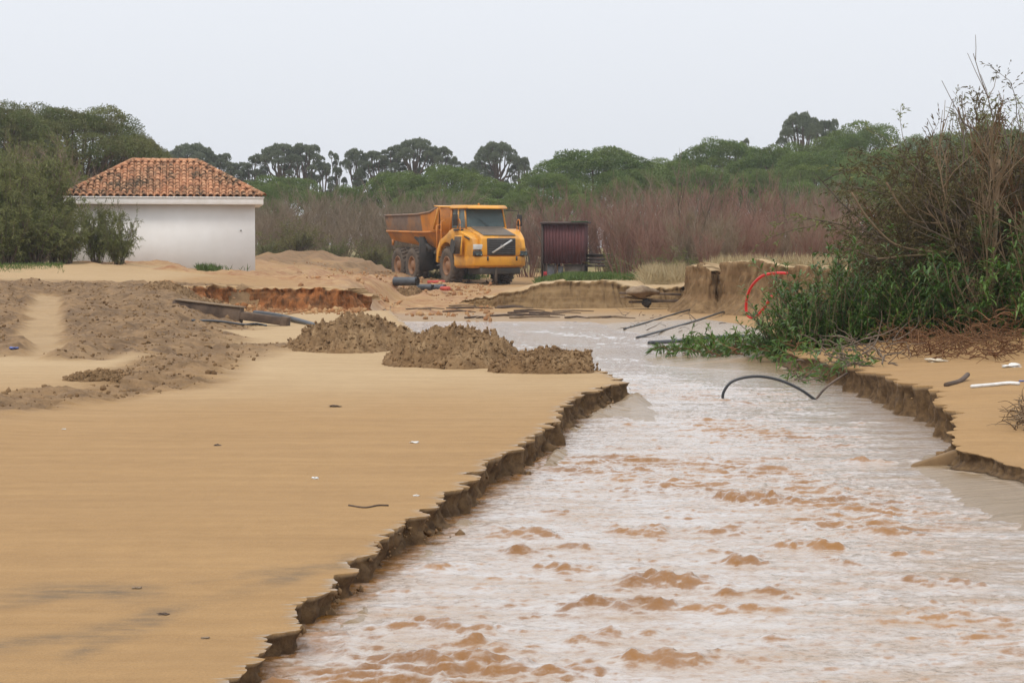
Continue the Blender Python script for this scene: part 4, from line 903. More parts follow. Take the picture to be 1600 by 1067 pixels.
# ------------------------------------------------------------------ bare thickets
BS = [bare_shrub(200 + i, 4.0, 1.3 + .2 * (i % 2)) for i in range(4)]; BB = [bare_shrub(210 + i, 4.0, 1.5, mat=TWIGB) for i in range(3)]
rs = np.random.RandomState(77)
def shrub(parts, px, topy, Y, k, label, group, name='bare_shrub', H0=3.8, w=1.0):
    t = at(px, topy, Y); zg = gz(t.x, Y); h = max(t.z - zg, .5); return place(name, parts[k % len(parts)], (t.x, Y, zg), k * 2.1, w * h / H0, label, 'shrub', group, h / H0)
k = 0
for Y, x0, x1, step, t0, t1 in ((66, 1090, 1460, 56, 335, 372), (75, 1040, 1480, 60, 315, 355), (85, 990, 1480, 58, 300, 335), (97, 960, 1500, 54, 288, 325), (109, 835, 1500, 50, 285, 325)):
    for px in np.arange(x0, x1, step):
        x = px + rs.uniform(-16, 16); dip = 22 * sstep(980, 850, x) + 30 * sstep(1290, 1400, x)
        rd = rs.uniform() < .72
        shrub(BS if rd else BB, x, rs.uniform(t0, t1) + float(dip), Y + rs.uniform(-3, 3), k, 'leafless reddish brown shrub in the thicket behind the sand bluff' if rd else 'leafless grey brown shrub among the reddish thicket behind the sand bluff', 'reddish thicket shrubs' if rd else 'grey shrubs in the reddish thicket', w=.95); k += 1
for Y, x0, x1, step, t0, t1 in ((112, 395, 700, 44, 310, 350), (121, 385, 860, 46, 298, 330), (130, 380, 880, 50, 292, 318)):
    for px in np.arange(x0, x1, step):
        x = px + rs.uniform(-14, 14); shrub(BB, x, rs.uniform(t0, t1) + (12 if x > 700 else 0), Y + rs.uniform(-3, 3), k, 'leafless grey brown shrub in the thicket behind the truck', 'brown thicket shrubs', w=1.0); k += 1
for x, ty, Y in ((55, 232, 80), (118, 256, 82)):
    shrub(BB, x, ty, Y, k, 'leafless mauve shrub between the tamarisks and the big pine', 'mauve shrubs left of the building'); k += 1
# dark dead snags standing in the thicket
DS = [bare_shrub(230, 4.0, .5, 5, 6, 4, DEADW, .05, .075), bare_shrub(231, 4.0, .7, 4, 6, 4, DEADW, .03, .07)]
for i, (x, ty, Y, lb) in enumerate(((1085, 262, 82, 'black dead snag sticking up above the reddish thicket'), (1112, 290, 80, 'shorter black snag beside the tall dead one'), (1210, 285, 88, 'pale thin snag above the reddish thicket'), (865, 310, 104, 'forked dark snag behind the maroon cabin'))):
    shrub(DS, x, ty, Y, i, lb, None, 'dead_snag')
YG = [feathery(240, 3.0, 1.3, 30, 10, 9, 5, YELG, leaf=.13, wid=.03, open_=.7), feathery(241, 3.0, 1.5, 30, 9, 9, 5, TAM, leaf=.13, wid=.03, open_=.7)]
for i, (x, ty, Y, kk, lb) in enumerate(((465, 342, 106, 0, 'yellow green bush at the edge of the brown thicket'), (425, 362, 108, 1, 'dull green bush behind the right corner of the building'), (520, 372, 107, 1, 'low olive bush right of the yellow green bush'), (578, 372, 108, 0, 'small bright yellow bush just behind the tipper body'),
                                        (600, 385, 110, 1, 'dark low bush beside the rear wheel'), (1030, 385, 80, 0, 'pale straw coloured bush right of the slatted bench'), (968, 392, 90, 0, 'small pale bush touching the slatted bench'), (1075, 385, 72, 1, 'greyish bush behind the top of the bluff'))):
    shrub(YG, x, ty, Y, kk, lb, None, 'low_bush', 3.0, 1.15)
# ------------------------------------------------------------------ tamarisks left of the building
TM = [feathery(250, 3.0, 1.15, 36, 14, 13, 7, TAM, wid=.026), feathery(251, 3.0, 1.0, 34, 14, 13, 7, TAM, wid=.026)]
for i, (x, ty, Y, w_, lb) in enumerate(((58, 264, 64, .75, 'tallest feathery tamarisk left of the building'), (20, 285, 62, .9, 'broad olive tamarisk at the far end of the hedge'), (-25, 278, 63, .9, 'tamarisk at the outer end of the hedge'), (86, 308, 64.5, .5, 'tamarisk touching the left corner of the roof'),
                                        (150, 336, 63, .65, 'drooping tamarisk in front of the white wall'), (184, 350, 62.3, .7, 'small drooping tamarisk against the white wall'), (50, 330, 61, 1.1, 'low tamarisk in front of the hedge'), (104, 354, 61.3, .85, 'rounded low tamarisk before the corner of the building'), (10, 345, 60.5, 1.1, 'low dull tamarisk at the sandy edge'))):
    t = at(x, ty, Y); zg = gz(t.x, Y); h = t.z - zg
    place('tamarisk', TM[i % 2], (t.x, Y, zg), i * 1.9, w_ * h / 2.6, lb, 'shrub', 'tamarisks beside the building', h / 2.35)
# ------------------------------------------------------------------ grass
def grass_patch(name, mat, label, pts_fn, n, h, w_, seed):
    rs = np.random.RandomState(seed); X, Y = pts_fn(rs, n * 2); ok = fbm(X * .9, Y * .5, 3, seed) > rs.uniform(-.55, .45, len(X)); X, Y = X[ok][:n], Y[ok][:n]; n = len(X); Z = np.array([ground_z(x, y) for x, y in zip(X, Y)]) - .02; mb = MB()
    pos = np.stack([X, Y, Z], 1); d = unit(rs.normal(0, .38, (n, 3)) + np.array([0, 0, 1.0]))
    blades(mb, pos, d, h * rs.uniform(.5, 1.3, n), w_, rs.uniform(0, 1, n), rs, .12)
    return tag(mb.build(name, mat), label, kind='stuff')
def px_patch(poly_fn): return poly_fn
def band(px0, px1, Y0, Y1, c=None):
    def f(rs, n):
        Y = rs.uniform(Y0, Y1, n); px = rs.uniform(px0, px1, n) if c is None else np.clip(rs.normal((px0 + px1) / 2, (px1 - px0) / 4, n), px0, px1); return (px - CX) / F * Y, Y
    return f
grass_patch('grass', GRASS, 'green grass on the sand in front of the maroon cabin', band(838, 1020, 84, 98), 9000, .34, .03, 1)
grass_patch('grass', GRASS, 'bright grass strip along the top of the low dune', band(885, 1015, 74, 84), 5000, .32, .03, 2)
grass_patch('grass', GRASS, 'green weeds at the foot of the white wall', band(308, 388, 65.2, 66.4), 1500, .30, .022, 3)
grass_patch('grass', GRASS, 'sparse grass on the sand left of the building', band(-20, 100, 55, 60), 1300, .14, .015, 4)
grass_patch('grass', GRASS, 'green weeds under the truck', band(660, 800, 97, 103), 2500, .45, .03, 6)
grass_patch('dry_grass', DRYG, 'tall dry grass between the low dune and the bluff', band(1005, 1075, 60, 76), 3500, .75, .018, 5)
grass_patch('dry_grass', DRYG, 'dry grass on top of the sand bluff', band(1075, 1330, 57, 66), 3500, .45, .016, 7)
# ------------------------------------------------------------------ helpers on the sand
def on_ground(px, py, lo=5.0, hi=150.0):
    """where the ray through a photo pixel first meets the sand or the water"""
    Ys = np.concatenate([np.arange(lo, 30, .1), np.arange(30, hi, .25)]); prev = None
    for Y in Ys:
        p = at(px, py, Y); g = max(ground_z(p.x, Y), 0.0)
        if p.z <= g: return Vector((p.x, Y, g))
    return at(px, py, hi)
def cliff_mat(name, c1, c2, c3, top):
    m, n, l, b = nodes_of(name); v = obj_vec(n, l, 1, 1, .28); vz = obj_vec(n, l, .15, .15, 3.0)
    f = noise_fac(n, l, 5, .38, .62, 7, v, .7); c = ramp_mix(n, l, f, c1, c2)
    f2 = noise_fac(n, l, 2.2, .5, .62, 4, vz); c = ramp_mix(n, l, f2, c, c3)
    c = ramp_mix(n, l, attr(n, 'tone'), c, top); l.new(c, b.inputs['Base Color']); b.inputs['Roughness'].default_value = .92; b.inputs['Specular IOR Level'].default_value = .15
    t = n.new('ShaderNodeTexNoise'); t.inputs['Scale'].default_value = 22; t.inputs['Detail'].default_value = 7; l.new(v, t.inputs['Vector']); bump(n, l, b, t.outputs['Fac'], .7, .04)
    return m
def cliff(name, path, top, base, lean, back, mat, seed, amp=.14, label=None, step=.035, drop=.12, gul=2.6):
    P = spline(path, 400); s = np.concatenate([[0], np.cumsum(np.linalg.norm(np.diff(P[:, :2], axis=0), axis=1))]); n_ = int(s[-1] / step); S = np.linspace(0, s[-1], n_)
    x, y = np.interp(S, s, P[:, 0]), np.interp(S, s, P[:, 1]); par = np.interp(S, s, np.linspace(0, len(path) - 1, len(P)))
    zt = np.interp(par, np.arange(len(path)), top) + .07 * fbm(S * 3.3, 0.5, 4, seed); d = np.stack([np.gradient(x), np.gradient(y)], 1); d /= np.linalg.norm(d, axis=1, keepdims=True); nx, ny = d[:, 1], -d[:, 0]
    lv = 18; t = np.linspace(0, 1, lv); cols = []; tones = []
    ends = np.clip(np.minimum(S, S[-1] - S) / .5, 0, 1)
    for k in range(lv):
        tk = t[k]; talus = .55 * max(0, .38 - tk) ** 1.3 * 2.2
        g = amp * (fbm(S * gul, tk * 1.3, 4, seed + 3) * (.35 + .65 * tk) + .6 * np.abs(fbm(S * gul * .6, tk * .5, 2, seed + 9))) + .09 * np.abs(vnoise2(S * 5, tk * 1.2, seed + 15)) + .06 * vnoise2(S * 13, tk * 2, seed + 5) + .03 * vnoise2(S * 29, tk * 9, seed + 6)
        over = .02 * (tk > .9) - .02 * (.75 < tk < .9)
        off = (lean * (1 - tk) + talus) * np.maximum(zt - base, .15) - g + over
        cols.append(np.stack([x + nx * off, y + ny * off, base - .06 + (zt - base + .06) * tk + .02 * vnoise2(S * 6, tk * 6, seed + 7) * (0 < tk < 1)], 1)); tones.append(np.zeros(n_))
    off0 = -amp * (fbm(S * gul, 1.3, 4, seed + 3) + .6 * np.abs(fbm(S * gul * .6, .5, 2, seed + 9))) + .03
    for j, f in enumerate((.06, .3, .65, 1.0)):
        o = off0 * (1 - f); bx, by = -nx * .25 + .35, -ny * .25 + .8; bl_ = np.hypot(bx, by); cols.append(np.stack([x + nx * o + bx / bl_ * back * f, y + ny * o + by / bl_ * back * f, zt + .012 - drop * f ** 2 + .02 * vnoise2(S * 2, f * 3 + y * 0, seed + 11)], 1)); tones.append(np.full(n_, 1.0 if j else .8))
    V = np.stack(cols, 1); a = np.stack(tones, 1); m = V.shape[1]; i, j = np.meshgrid(np.arange(n_ - 1), np.arange(m - 1), indexing='ij'); b0 = i * m + j
    q = np.stack([b0, b0 + m, b0 + m + 1, b0 + 1], -1).reshape(-1, 4)
    o = link(name, new_mesh(name, V.reshape(-1, 3), q, None, True, {'tone': a.ravel()}), mat); return tag(o, label, kind='structure')
CL1 = cliff_mat('bluff_sand', (.25, .158, .078), (.125, .075, .036), (.20, .12, .058), (.45, .32, .18))
CL2 = cliff_mat('red_earth', (.33, .125, .042), (.10, .048, .022), (.21, .10, .042), (.43, .285, .145))
CL3 = cliff_mat('dune_sand', (.215, .138, .066), (.155, .095, .045), (.24, .155, .075), (.47, .34, .195))
cliff('bluff', [(5.5, 60), (5.15, 56.5), (4.95, 53.9), (5.3, 53.3), (5.6, 53.8), (5.85, 54.3), (5.98, 53.0), (6.2, 52.2), (6.6, 51.8), (7.1, 51.4), (7.8, 50.6), (9.5, 49.4)],
      [1.25, 1.30, 1.38, 1.25, 1.14, 1.18, 1.46, 1.52, 1.46, 1.36, 1.36, 1.2], .13, .30, 1.6, CL1, 301, .26, 'eroded sand bluff with a fluted vertical face')
cliff('dune_bank', [(-1.7, 59.2), (-1.1, 58.3), (-.5, 57.7), (.2, 57.5), (.8, 57.4), (1.3, 57.3), (1.9, 57.4), (2.5, 57.4), (3.2, 57.6), (4.0, 57.8), (5.0, 58.2)],
      [.2, .36, .48, .60, .76, .92, .88, .87, .74, .70, .72], .11, .55, 2.6, CL3, 311, .08, 'low undercut sand dune right of the truck', drop=.10, gul=1.3)
cliff('eroded_cut', [(-8.6, 43.6), (-7.7, 45.0), (-7.1, 46.1), (-6.4, 46.8), (-5.7, 46.5), (-5.2, 46.1), (-4.7, 46.2), (-4.2, 46.4), (-3.7, 46.9), (-3.4, 48.3)],
      [.86, .90, .90, .86, .80, .88, .87, .85, .82, .55], .30, .45, 1.3, CL2, 321, .16, 'reddish eroded earth cut above the sand flat', drop=.03)
# ------------------------------------------------------------------ soil clods and mounds
_t = (1 + 5 ** .5) / 2
ICO_V = np.array([(-1, _t, 0), (1, _t, 0), (-1, -_t, 0), (1, -_t, 0), (0, -1, _t), (0, 1, _t), (0, -1, -_t), (0, 1, -_t), (_t, 0, -1), (_t, 0, 1), (-_t, 0, -1), (-_t, 0, 1)]) / 1.9
ICO_T = np.array([(0, 11, 5), (0, 5, 1), (0, 1, 7), (0, 7, 10), (0, 10, 11), (1, 5, 9), (5, 11, 4), (11, 10, 2), (10, 7, 6), (7, 1, 8), (3, 9, 4), (3, 4, 2), (3, 2, 6), (3, 6, 8), (3, 8, 9), (4, 9, 5), (2, 4, 11), (6, 2, 10), (8, 6, 7), (9, 8, 1)])
def clods(pos, size, rs):
    n = len(pos); v = ICO_V[None] * (1 + .35 * rs.normal(0, 1, (n, 12, 1))) * (size[:, None] * rs.uniform(.6, 1.3, (n, 3)))[:, None, :] + pos[:, None]
    return v.reshape(-1, 3), (ICO_T[None] + 12 * np.arange(n)[:, None, None]).reshape(-1, 3)
CLOD = leafy('soil_clod', (.135, .080, .040), (.26, .162, .082), (.18, .112, .056), .95, 0, .1)
REDC = leafy('red_clod', (.30, .135, .055), (.44, .28, .14), (.24, .12, .06), .95, 0, .1)
rs = np.random.RandomState(5)
def scatter(name, mat, label, n, X, Y, keep, smin, smax):
    ok = rs.uniform(0, 1, len(X)) < keep; X, Y = X[ok][:n], Y[ok][:n]; Z = np.array([ground_z(x, y) for x, y in zip(X, Y)]); sz = smin * (smax / smin) ** (rs.uniform(0, 1, len(X)) ** 2.2)
    mb = MB(); v, t = clods(np.stack([X, Y, Z + sz * .25], 1), sz, rs); mb.add(v, None, t, np.repeat(rs.uniform(0, 1, len(X)), 12)); return tag(mb.build(name, mat), label, kind='stuff')
Yr = 17 + 31 * rs.uniform(0, 1, 40000) ** .9; Xr = -.30 * Yr * rs.uniform(.1, 1.0, 40000); mk = mud_mask(Xr, Yr) * sstep(.25, .5, segd(Xr, Yr, rut))
scatter('soil_clods', CLOD, 'brown clods of churned wet soil on the left bank', 9000, Xr, Yr, mk ** 2 * .9, .005, .034)
Yr = rs.uniform(49, 100, 9000); Xr = rs.uniform(-.11, -.01, 9000) * Yr; scatter('earth_clods', REDC, 'reddish earth lumps strewn before the truck', 1500, Xr, Yr, sstep(-.3, .5, fbm(Xr * .5, Yr * .3, 3, 7)), .02, .10)
Yr = rs.uniform(43.5, 46.6, 4000); Xr = rs.uniform(-8, -3.4, 4000); scatter('earth_clods', REDC, 'crumbled red earth at the foot of the eroded cut', 900, Xr, Yr, .2 + .6 * sstep(44, 46, Yr), .015, .08)
# fallen crumbs along the foot of both small scarps
Yr = rs.uniform(6, 24, 5000); side = rs.uniform(0, 1, 5000) < .7; Xr = np.where(side, left_edge(Yr) + np.abs(rs.normal(.02, .045, 5000)), right_edge(np.clip(Yr, 16.5, 26)) - np.abs(rs.normal(.02, .05, 5000))); Yr = np.where(side, Yr, np.clip(Yr, 16.5, 26))
scatter('bank_crumbs', CLOD, 'crumbs of collapsed sand at the foot of the banks', 1500, Xr, Yr, .15 + .8 * (fbm(Yr * .8, Xr, 3, 3) > .1), .006, .027)
MOUND = simple('mound_soil', (.245, .152, .076), (.135, .080, .039), 9, .95, bmp=.03, c3=(.29, .19, .10), spec=.15)
def mound(cx, cy, rx, ry, h, seed, label, flat=0.0, dark=False):
    n = 110; u = np.linspace(-1.25, 1.25, n); U, V = np.meshgrid(u, u, indexing='ij'); X, Y = cx + U * rx, cy + V * ry
    r = np.hypot(U, V) + .16 * fbm(U * 2.2 + seed, V * 2.2, 3, seed); prof = np.clip(1 - r, 0, 1); prof = (prof ** .8 if not flat else np.minimum(prof * 2.2, 1) ** .7 * (.75 + .25 * (1 - r)))
    g = np.array([ground_z(x, cy) for x in X[:, 0]])[:, None] + np.zeros_like(Y)
    edge = np.clip(prof * 4, 0, 1); Z = g + h * prof + edge * h * (.16 * fbm(X * 5, Y * 4, 3, seed + 1) + .2 * np.abs(fbm(X * 9, Y * 7, 4, seed + 2)) - .05 * np.abs(vnoise2(X * 28, Y * 20, seed + 4))) - .05 * (prof <= 0) - .02
    i, j = np.meshgrid(np.arange(n - 1), np.arange(n - 1), indexing='ij'); b0 = i * n + j; q = np.stack([b0, b0 + n, b0 + n + 1, b0 + 1], -1).reshape(-1, 4)
    keep = (prof.ravel()[q] > 0).any(1); root = empty('sand_mound', (cx, cy, float(g[n // 2, 0]))); tag(root, label, 'mound')
    v = np.stack([X, Y, Z], -1).reshape(-1, 3) - np.array(root.location); o = link('heap', new_mesh('heap', v, q[keep], None, True), MOUND, root)
    rs2 = np.random.RandomState(seed); m = 2600; k = rs2.randint(0, n * n, m * 4); k = k[prof.ravel()[k] > .01][:m]; sz = .006 * 5.0 ** (rs2.uniform(0, 1, len(k)) ** 3.2)
    vv, tt = clods(v[k] + np.array([0, 0, 1.0]) * (sz * .3)[:, None], sz, rs2); MB().add(vv, None, tt, np.repeat(rs2.uniform(0, 1, len(k)), 12)).build('clods', CLOD, root)['kind'] = 'stuff'
p = gp(715, 573, .26); mound(p.x, p.y + .7, .95, 1.1, .50, 401, 'tallest steep heap of dug sand at the stream edge')
p = gp(545, 546, .31); mound(p.x, p.y + .8, 1.0, 1.3, .50, 411, 'rounded heap of dug sand nearer the broken timber')
p = gp(860, 583, .25); mound(p.x, p.y + .35, .72, .55, .26, 421, 'low flat ridge of dug sand pointing into the stream', 1.0)
p = gp(640, 466, .16); mound(p.x, 67, .55, .8, .30, 431, 'small cracked lump of orange sand before the truck', 1.0)
p = gp(155, 590, .3); mound(p.x, p.y, .35, .5, .10, 441, 'small clump of dark soil on the mud trail', 0)
p = gp(215, 470, .8); mound(p.x, 42.5, 1.0, 1.6, .22, 451, 'broad spoil hump left of the broken timber', 0)
# ------------------------------------------------------------------ pipes, hoses, timber
PIPE = simple('black_pipe', (.020, .021, .023), (.04, .042, .045), 5, .45); GREYP = simple('grey_pipe', (.075, .082, .092), (.045, .05, .056), 5, .5); RED = simple('red_hose', (.62, .02, .018), (.52, .018, .016), 5, .4)
OLDW = simple('old_timber', (.105, .066, .042), (.055, .036, .026), 4, .85, bmp=.01, c3=(.16, .11, .075)); PALEW = simple('sandy_wood', (.26, .185, .115), (.17, .115, .07), 5, .9, bmp=.01)
WHT = simple('white_plastic', (.74, .73, .70), (.62, .60, .56), 9, .5); BLUE = simple('blue_plastic', (.10, .14, .36), (.08, .10, .25), 8, .5)
def hose(name, pts, r, mat, label, cat='hose', n=40, sides=8):
    P = spline(pts, n); c = Vector(P[0]); return tag(_at(MB().tube(P - np.array(c), r, sides), name, mat, c), label, cat)
def _at(mb, name, mat, loc, bevel=0.0, smooth=True):
    o = mb.build(name, mat, None, smooth, bevel); o.location = loc; return o
def lie(px, py, r=.02, **k): p = on_ground(px, py, **k); return (p.x, p.y, p.z + r * .8)
hose('hose', [lie(975, 516), lie(1005, 507), lie(1050, 493), lie(1105, 478)], .022, PIPE, 'thin black hose running down the sand slope from the notched bluff', n=24)
hose('hose', [lie(995, 529), lie(1040, 517), lie(1085, 503), lie(1140, 488)], .026, PIPE, 'black hose with caught twigs lying below the bluff', n=24)
hose('pipe', [lie(1015, 538), lie(1070, 535), lie(1120, 530), lie(1175, 528)], .05, PIPE, 'thick black pipe lying flat at the water edge', 'pipe', 20)
hose('hose', [at(1230, 427, 44), at(1210, 427, 44.3), at(1190, 432, 44.6), at(1173, 450, 45), at(1166, 474, 45.2), at(1168, 492, 45.2), at(1179, 496, 45), at(1193, 482, 44.6), at(1206, 463, 44.2)], .033, RED, 'bright red hose looping out of the green bush')
hose('hose', [at(1129, 630, 23.2), at(1131, 612, 23.2), at(1146, 595, 23.2), at(1180, 588, 23.2), at(1215, 593, 23.2), at(1248, 607, 23.2), at(1276, 626, 23.2)], .017, PIPE, 'black hose arching up out of the stream')
hose('branch', [at(1274, 625, 23.2), at(1290, 606, 23.6), at(1312, 590, 24.2), at(1345, 572, 25)], .014, OLDW, 'bare stick rising from the stream to the right bank', 'branch')
hose('hose', [lie(300, 502), lie(340, 505), lie(380, 511), lie(400, 508), lie(416, 510)], .02, GREYP, 'grey hose lying on sand below the broken timber', n=24)
hose('pipe', [at(398, 489, 40), at(430, 493, 39.4), at(465, 501, 38.6), (on_ground(502, 513).x, on_ground(502, 513).y, on_ground(502, 513).z)], .055, PIPE, 'black pipe sloping from the broken timber onto the sand', 'pipe', 20)
def broken_beam():
    A, B = at(272, 477, 38.0), at(450, 501, 37.4); d = B - A; L_ = d.length; root = empty('broken_timber', A); root.rotation_euler = d.to_track_quat('X', 'Z').to_euler()
    tag(root, 'dark broken timber channel jutting from the churned soil', 'timber'); k = L_ / 2.3
    MB().hexa([(0, -.1, -.14), (1.38 * k, -.1, -.17), (1.38 * k, .1, -.17), (0, .1, -.14), (0, -.1, .10), (1.38 * k, -.1, .12), (1.38 * k, .1, .12), (0, .1, .10)]).build('beam', OLDW, root, bevel=.02)
    MB().box(1.36 * k, 2.3 * k, -.085, .085, -.10, .055).build('lower_beam', OLDW, root, bevel=.02)
    MB().box(2.18 * k, 2.32 * k, -.1, .1, -.20, .07).build('end_block', OLDW, root, bevel=.015)
    MB().hexa([(.05, -.13, .105), (1.40 * k, -.13, .125), (1.40 * k, .1, .125), (.05, .1, .105), (.05, -.13, .13), (1.40 * k, -.13, .15), (1.40 * k, .1, .15), (.05, .1, .13)]).build('top_board', PALEW, root)
broken_beam()
def drain(px, py, L_, r, rz, label, mat=PIPE, tilt=.05):
    p = on_ground(px, py, 60); root = empty('drain_pipe', (p.x, p.y, p.z + r * .8), R(rz)); tag(root, label, 'pipe'); mb = MB(); prof = []
    for i in range(int(L_ / .05)): prof += [(r, i * .05), (r * 1.06, i * .05 + .012), (r * 1.06, i * .05 + .032), (r, i * .05 + .044)]
    mb.lathe(prof, 0, 18).build('corrugated_wall', mat, root, True); MB().lathe([(r * .9, 0.0), (r * .9, L_), (r, L_), ], 0, 18).build('bore', BLK, root, True)
drain(616, 445, .95, .15, -24, 'large black corrugated pipe by the rear wheels', GREYP); drain(652, 453, .6, .11, -14, 'short grey ribbed pipe before the truck', GREYP); drain(674, 453, .6, .12, -20, 'open black pipe end before the front wheel', GREYP)
for px, py, L_, rz, lb in ((668, 445, .8, -8, 'red pipe piece behind the corrugated pipes'), (690, 456, .45, -55, 'red pipe stub pointing to the water')):
    p = on_ground(px, py, 60); a = Vector((p.x, p.y, p.z + .07)); o = _at(MB().tube([(0, 0, 0), (L_ * math.cos(R(rz)), L_ * math.sin(R(rz)), 0)], .075, 10), 'red_pipe', simple('faded_red', (.52, .085, .055), (.42, .07, .05)), a); tag(o, lb, 'pipe')
# planks, lump and block lodged in the dune bank
for i, (x0, y0, x1, y1, lb) in enumerate(((970, 458, 1062, 460, 'upper grey plank sticking out of the dune bank'), (972, 464, 1050, 471, 'slanting sandy plank in the dune bank'), (985, 472, 1060, 470, 'lowest dark plank in the dune bank'))):
    A, B = at(x0, y0, 56.3), at(x1, y1, 56.9); d = B - A; o = _at(MB().box(0, d.length, -.12, .12, -.03, .03), 'plank', PALEW if i == 1 else OLDW, A, .008, False); o.rotation_euler = d.to_track_quat('X', 'Z').to_euler(); tag(o, lb, 'plank')
def lump(name, px, py, Y, sx, sy, sz_, mat, label, cat, seed, rough=.28):
    u = np.linspace(0, math.pi, 12); v_ = np.linspace(0, 2 * math.pi, 20, endpoint=False); U, V = np.meshgrid(u, v_, indexing='ij'); d = np.stack([np.sin(U) * np.cos(V), np.sin(U) * np.sin(V), np.cos(U)], -1)
    d *= (1 + rough * vnoise(d[..., 0] * 2 + seed, d[..., 1] * 2, d[..., 2] * 2, seed) + rough * .45 * vnoise(d[..., 0] * 5, d[..., 1] * 5, d[..., 2] * 5, seed))[..., None]; P = d * np.array([sx, sy, sz_]); i, j = np.meshgrid(np.arange(11), np.arange(20), indexing='ij'); q = np.stack([i * 20 + j, (i + 1) * 20 + j, (i + 1) * 20 + (j + 1) % 20, i * 20 + (j + 1) % 20], -1).reshape(-1, 4)
    p = on_ground(px, py) if Y is None else at(px, py, Y); o = _at(MB().add(P.reshape(-1, 3), q), name, mat, (p.x, p.y, p.z + (sz_ * .45 if Y is None else 0))); return tag(o, label, cat)
lump('sand_lump', 1003, 456, 56.2, .42, .3, .15, PALEW, 'rounded sandy lump resting on the planks in the dune bank', 'lump', 3)
lump('black_block', 1010, 474, 56.2, .13, .13, .13, BLK, 'small black block under the planks in the dune bank', 'block', 4)
# earthy slab leaning from the right bank into the water
A, B = gp(1424, 727, .0), gp(1500, 706, .12); d = B - A; o = _at(MB().hexa([(0, -.10, -.10), (d.length, -.09, -.12), (d.length, .09, -.12), (0, .05, -.06), (0, -.10, .01), (d.length, -.09, .03), (d.length, .10, .03), (0, .05, .01)]), 'earth_slab', simple('slab_soil', (.235, .145, .068), (.18, .11, .052), 8, .9, bmp=.008), A, .02, False)
o.rotation_euler = d.to_track_quat('X', 'Z').to_euler(); tag(o, 'brown slab of bank sand tilting into the stream', 'slab')
# litter and small stuff on the sand
for i, (px, py, s, mt, nm, lb, ct) in enumerate(((648, 692, .05, WHT, 'shell_fragment', 'white curled fragment on the smooth sand', 'litter'), (493, 749, .045, WHT, 'paper_scrap', 'pale scrap lying alone on the smooth sand', 'litter'), (650, 775, .028, WHT, 'shell_fragment', 'small white chip near the twig on the sand', 'litter'), (523, 636, .07, OLDW, 'wood_chip', 'dark wood chip on the sand before the heaps', 'litter'),
        (255, 960, .035, OLDW, 'leaf_scrap', 'brown leaf scrap between the dark streaks', 'litter'), (320, 1000, .03, PALEW, 'shell_fragment', 'brown shell bit below the dark streaks', 'litter'), (215, 925, .035, PALEW, 'shell_fragment', 'yellowish sliver above the dark streaks', 'litter'), (340, 697, .04, OLDW, 'leaf_scrap', 'reddish scrap far out on the smooth sand', 'litter'),
        (165, 588, .06, WHT, 'plastic_scrap', 'white scrap caught in the mud trail', 'litter'), (22, 547, .10, BLUE, 'plastic_scrap', 'pale blue scrap at the foot of the churned soil', 'litter'), (240, 452, .13, BLUE, 'plastic_bag', 'blue bag on the churned soil before the building', 'litter'), (1597, 597, .05, BLUE, 'bottle_cap', 'blue cap beside the white tube', 'litter'),
        (1462, 566, .17, simple('cream_bag', (.62, .53, .40), (.5, .42, .3), 8, .6), 'plastic_bag', 'crumpled cream bag at the edge of the brush', 'bag'), (1580, 574, .16, WHT, 'plastic_sheet', 'white plastic sheet scrap on the right bank', 'litter'), (875, 476, .12, WHT, 'plastic_scrap', 'white scrap with twigs on the flat below the dune', 'litter'), (100, 672, .025, WHT, 'shell_fragment', 'tiny white bit below the mud trail', 'litter'))):
    lump(nm, px, py, None, s * .6, s * .45, s * .17, mt, lb, ct, 20 + i, .75)
hose('white_tube', [lie(1518, 607), lie(1550, 604), lie(1575, 602), lie(1592, 603)], .018, WHT, 'white plastic tube lying on the right bank', 'tube', 12)
hose('twig', [lie(545, 791, .006), lie(570, 794, .006), lie(590, 792, .006), lie(607, 793, .006)], .006, OLDW, 'thin brown twig on the smooth sand', 'twig', 12, 5)
hose('stick', [lie(1478, 604), lie(1500, 598), (lie(1512, 594)[0], lie(1512, 594)[1], lie(1512, 594)[2] + .04)], .025, OLDW, 'short brown stick on the right bank', 'stick', 8)
rs = np.random.RandomState(8)
for i in range(26):
    px, py = rs.uniform(630, 960), rs.uniform(476, 499); p = on_ground(px, py); L_ = rs.uniform(.3, 1.3); a = rs.normal(0, .25); o = _at(MB().tube(np.array([(0, 0, 0), (L_ * .5, .03, .03), (L_, L_ * math.sin(a), 0)]), [.03, .025, .012], 5), 'driftwood', OLDW if i % 3 else PALEW, (p.x, p.y, p.z + .015))
    tag(o, 'driftwood stick washed up along the far water edge', 'driftwood', 'driftwood along the far water edge')
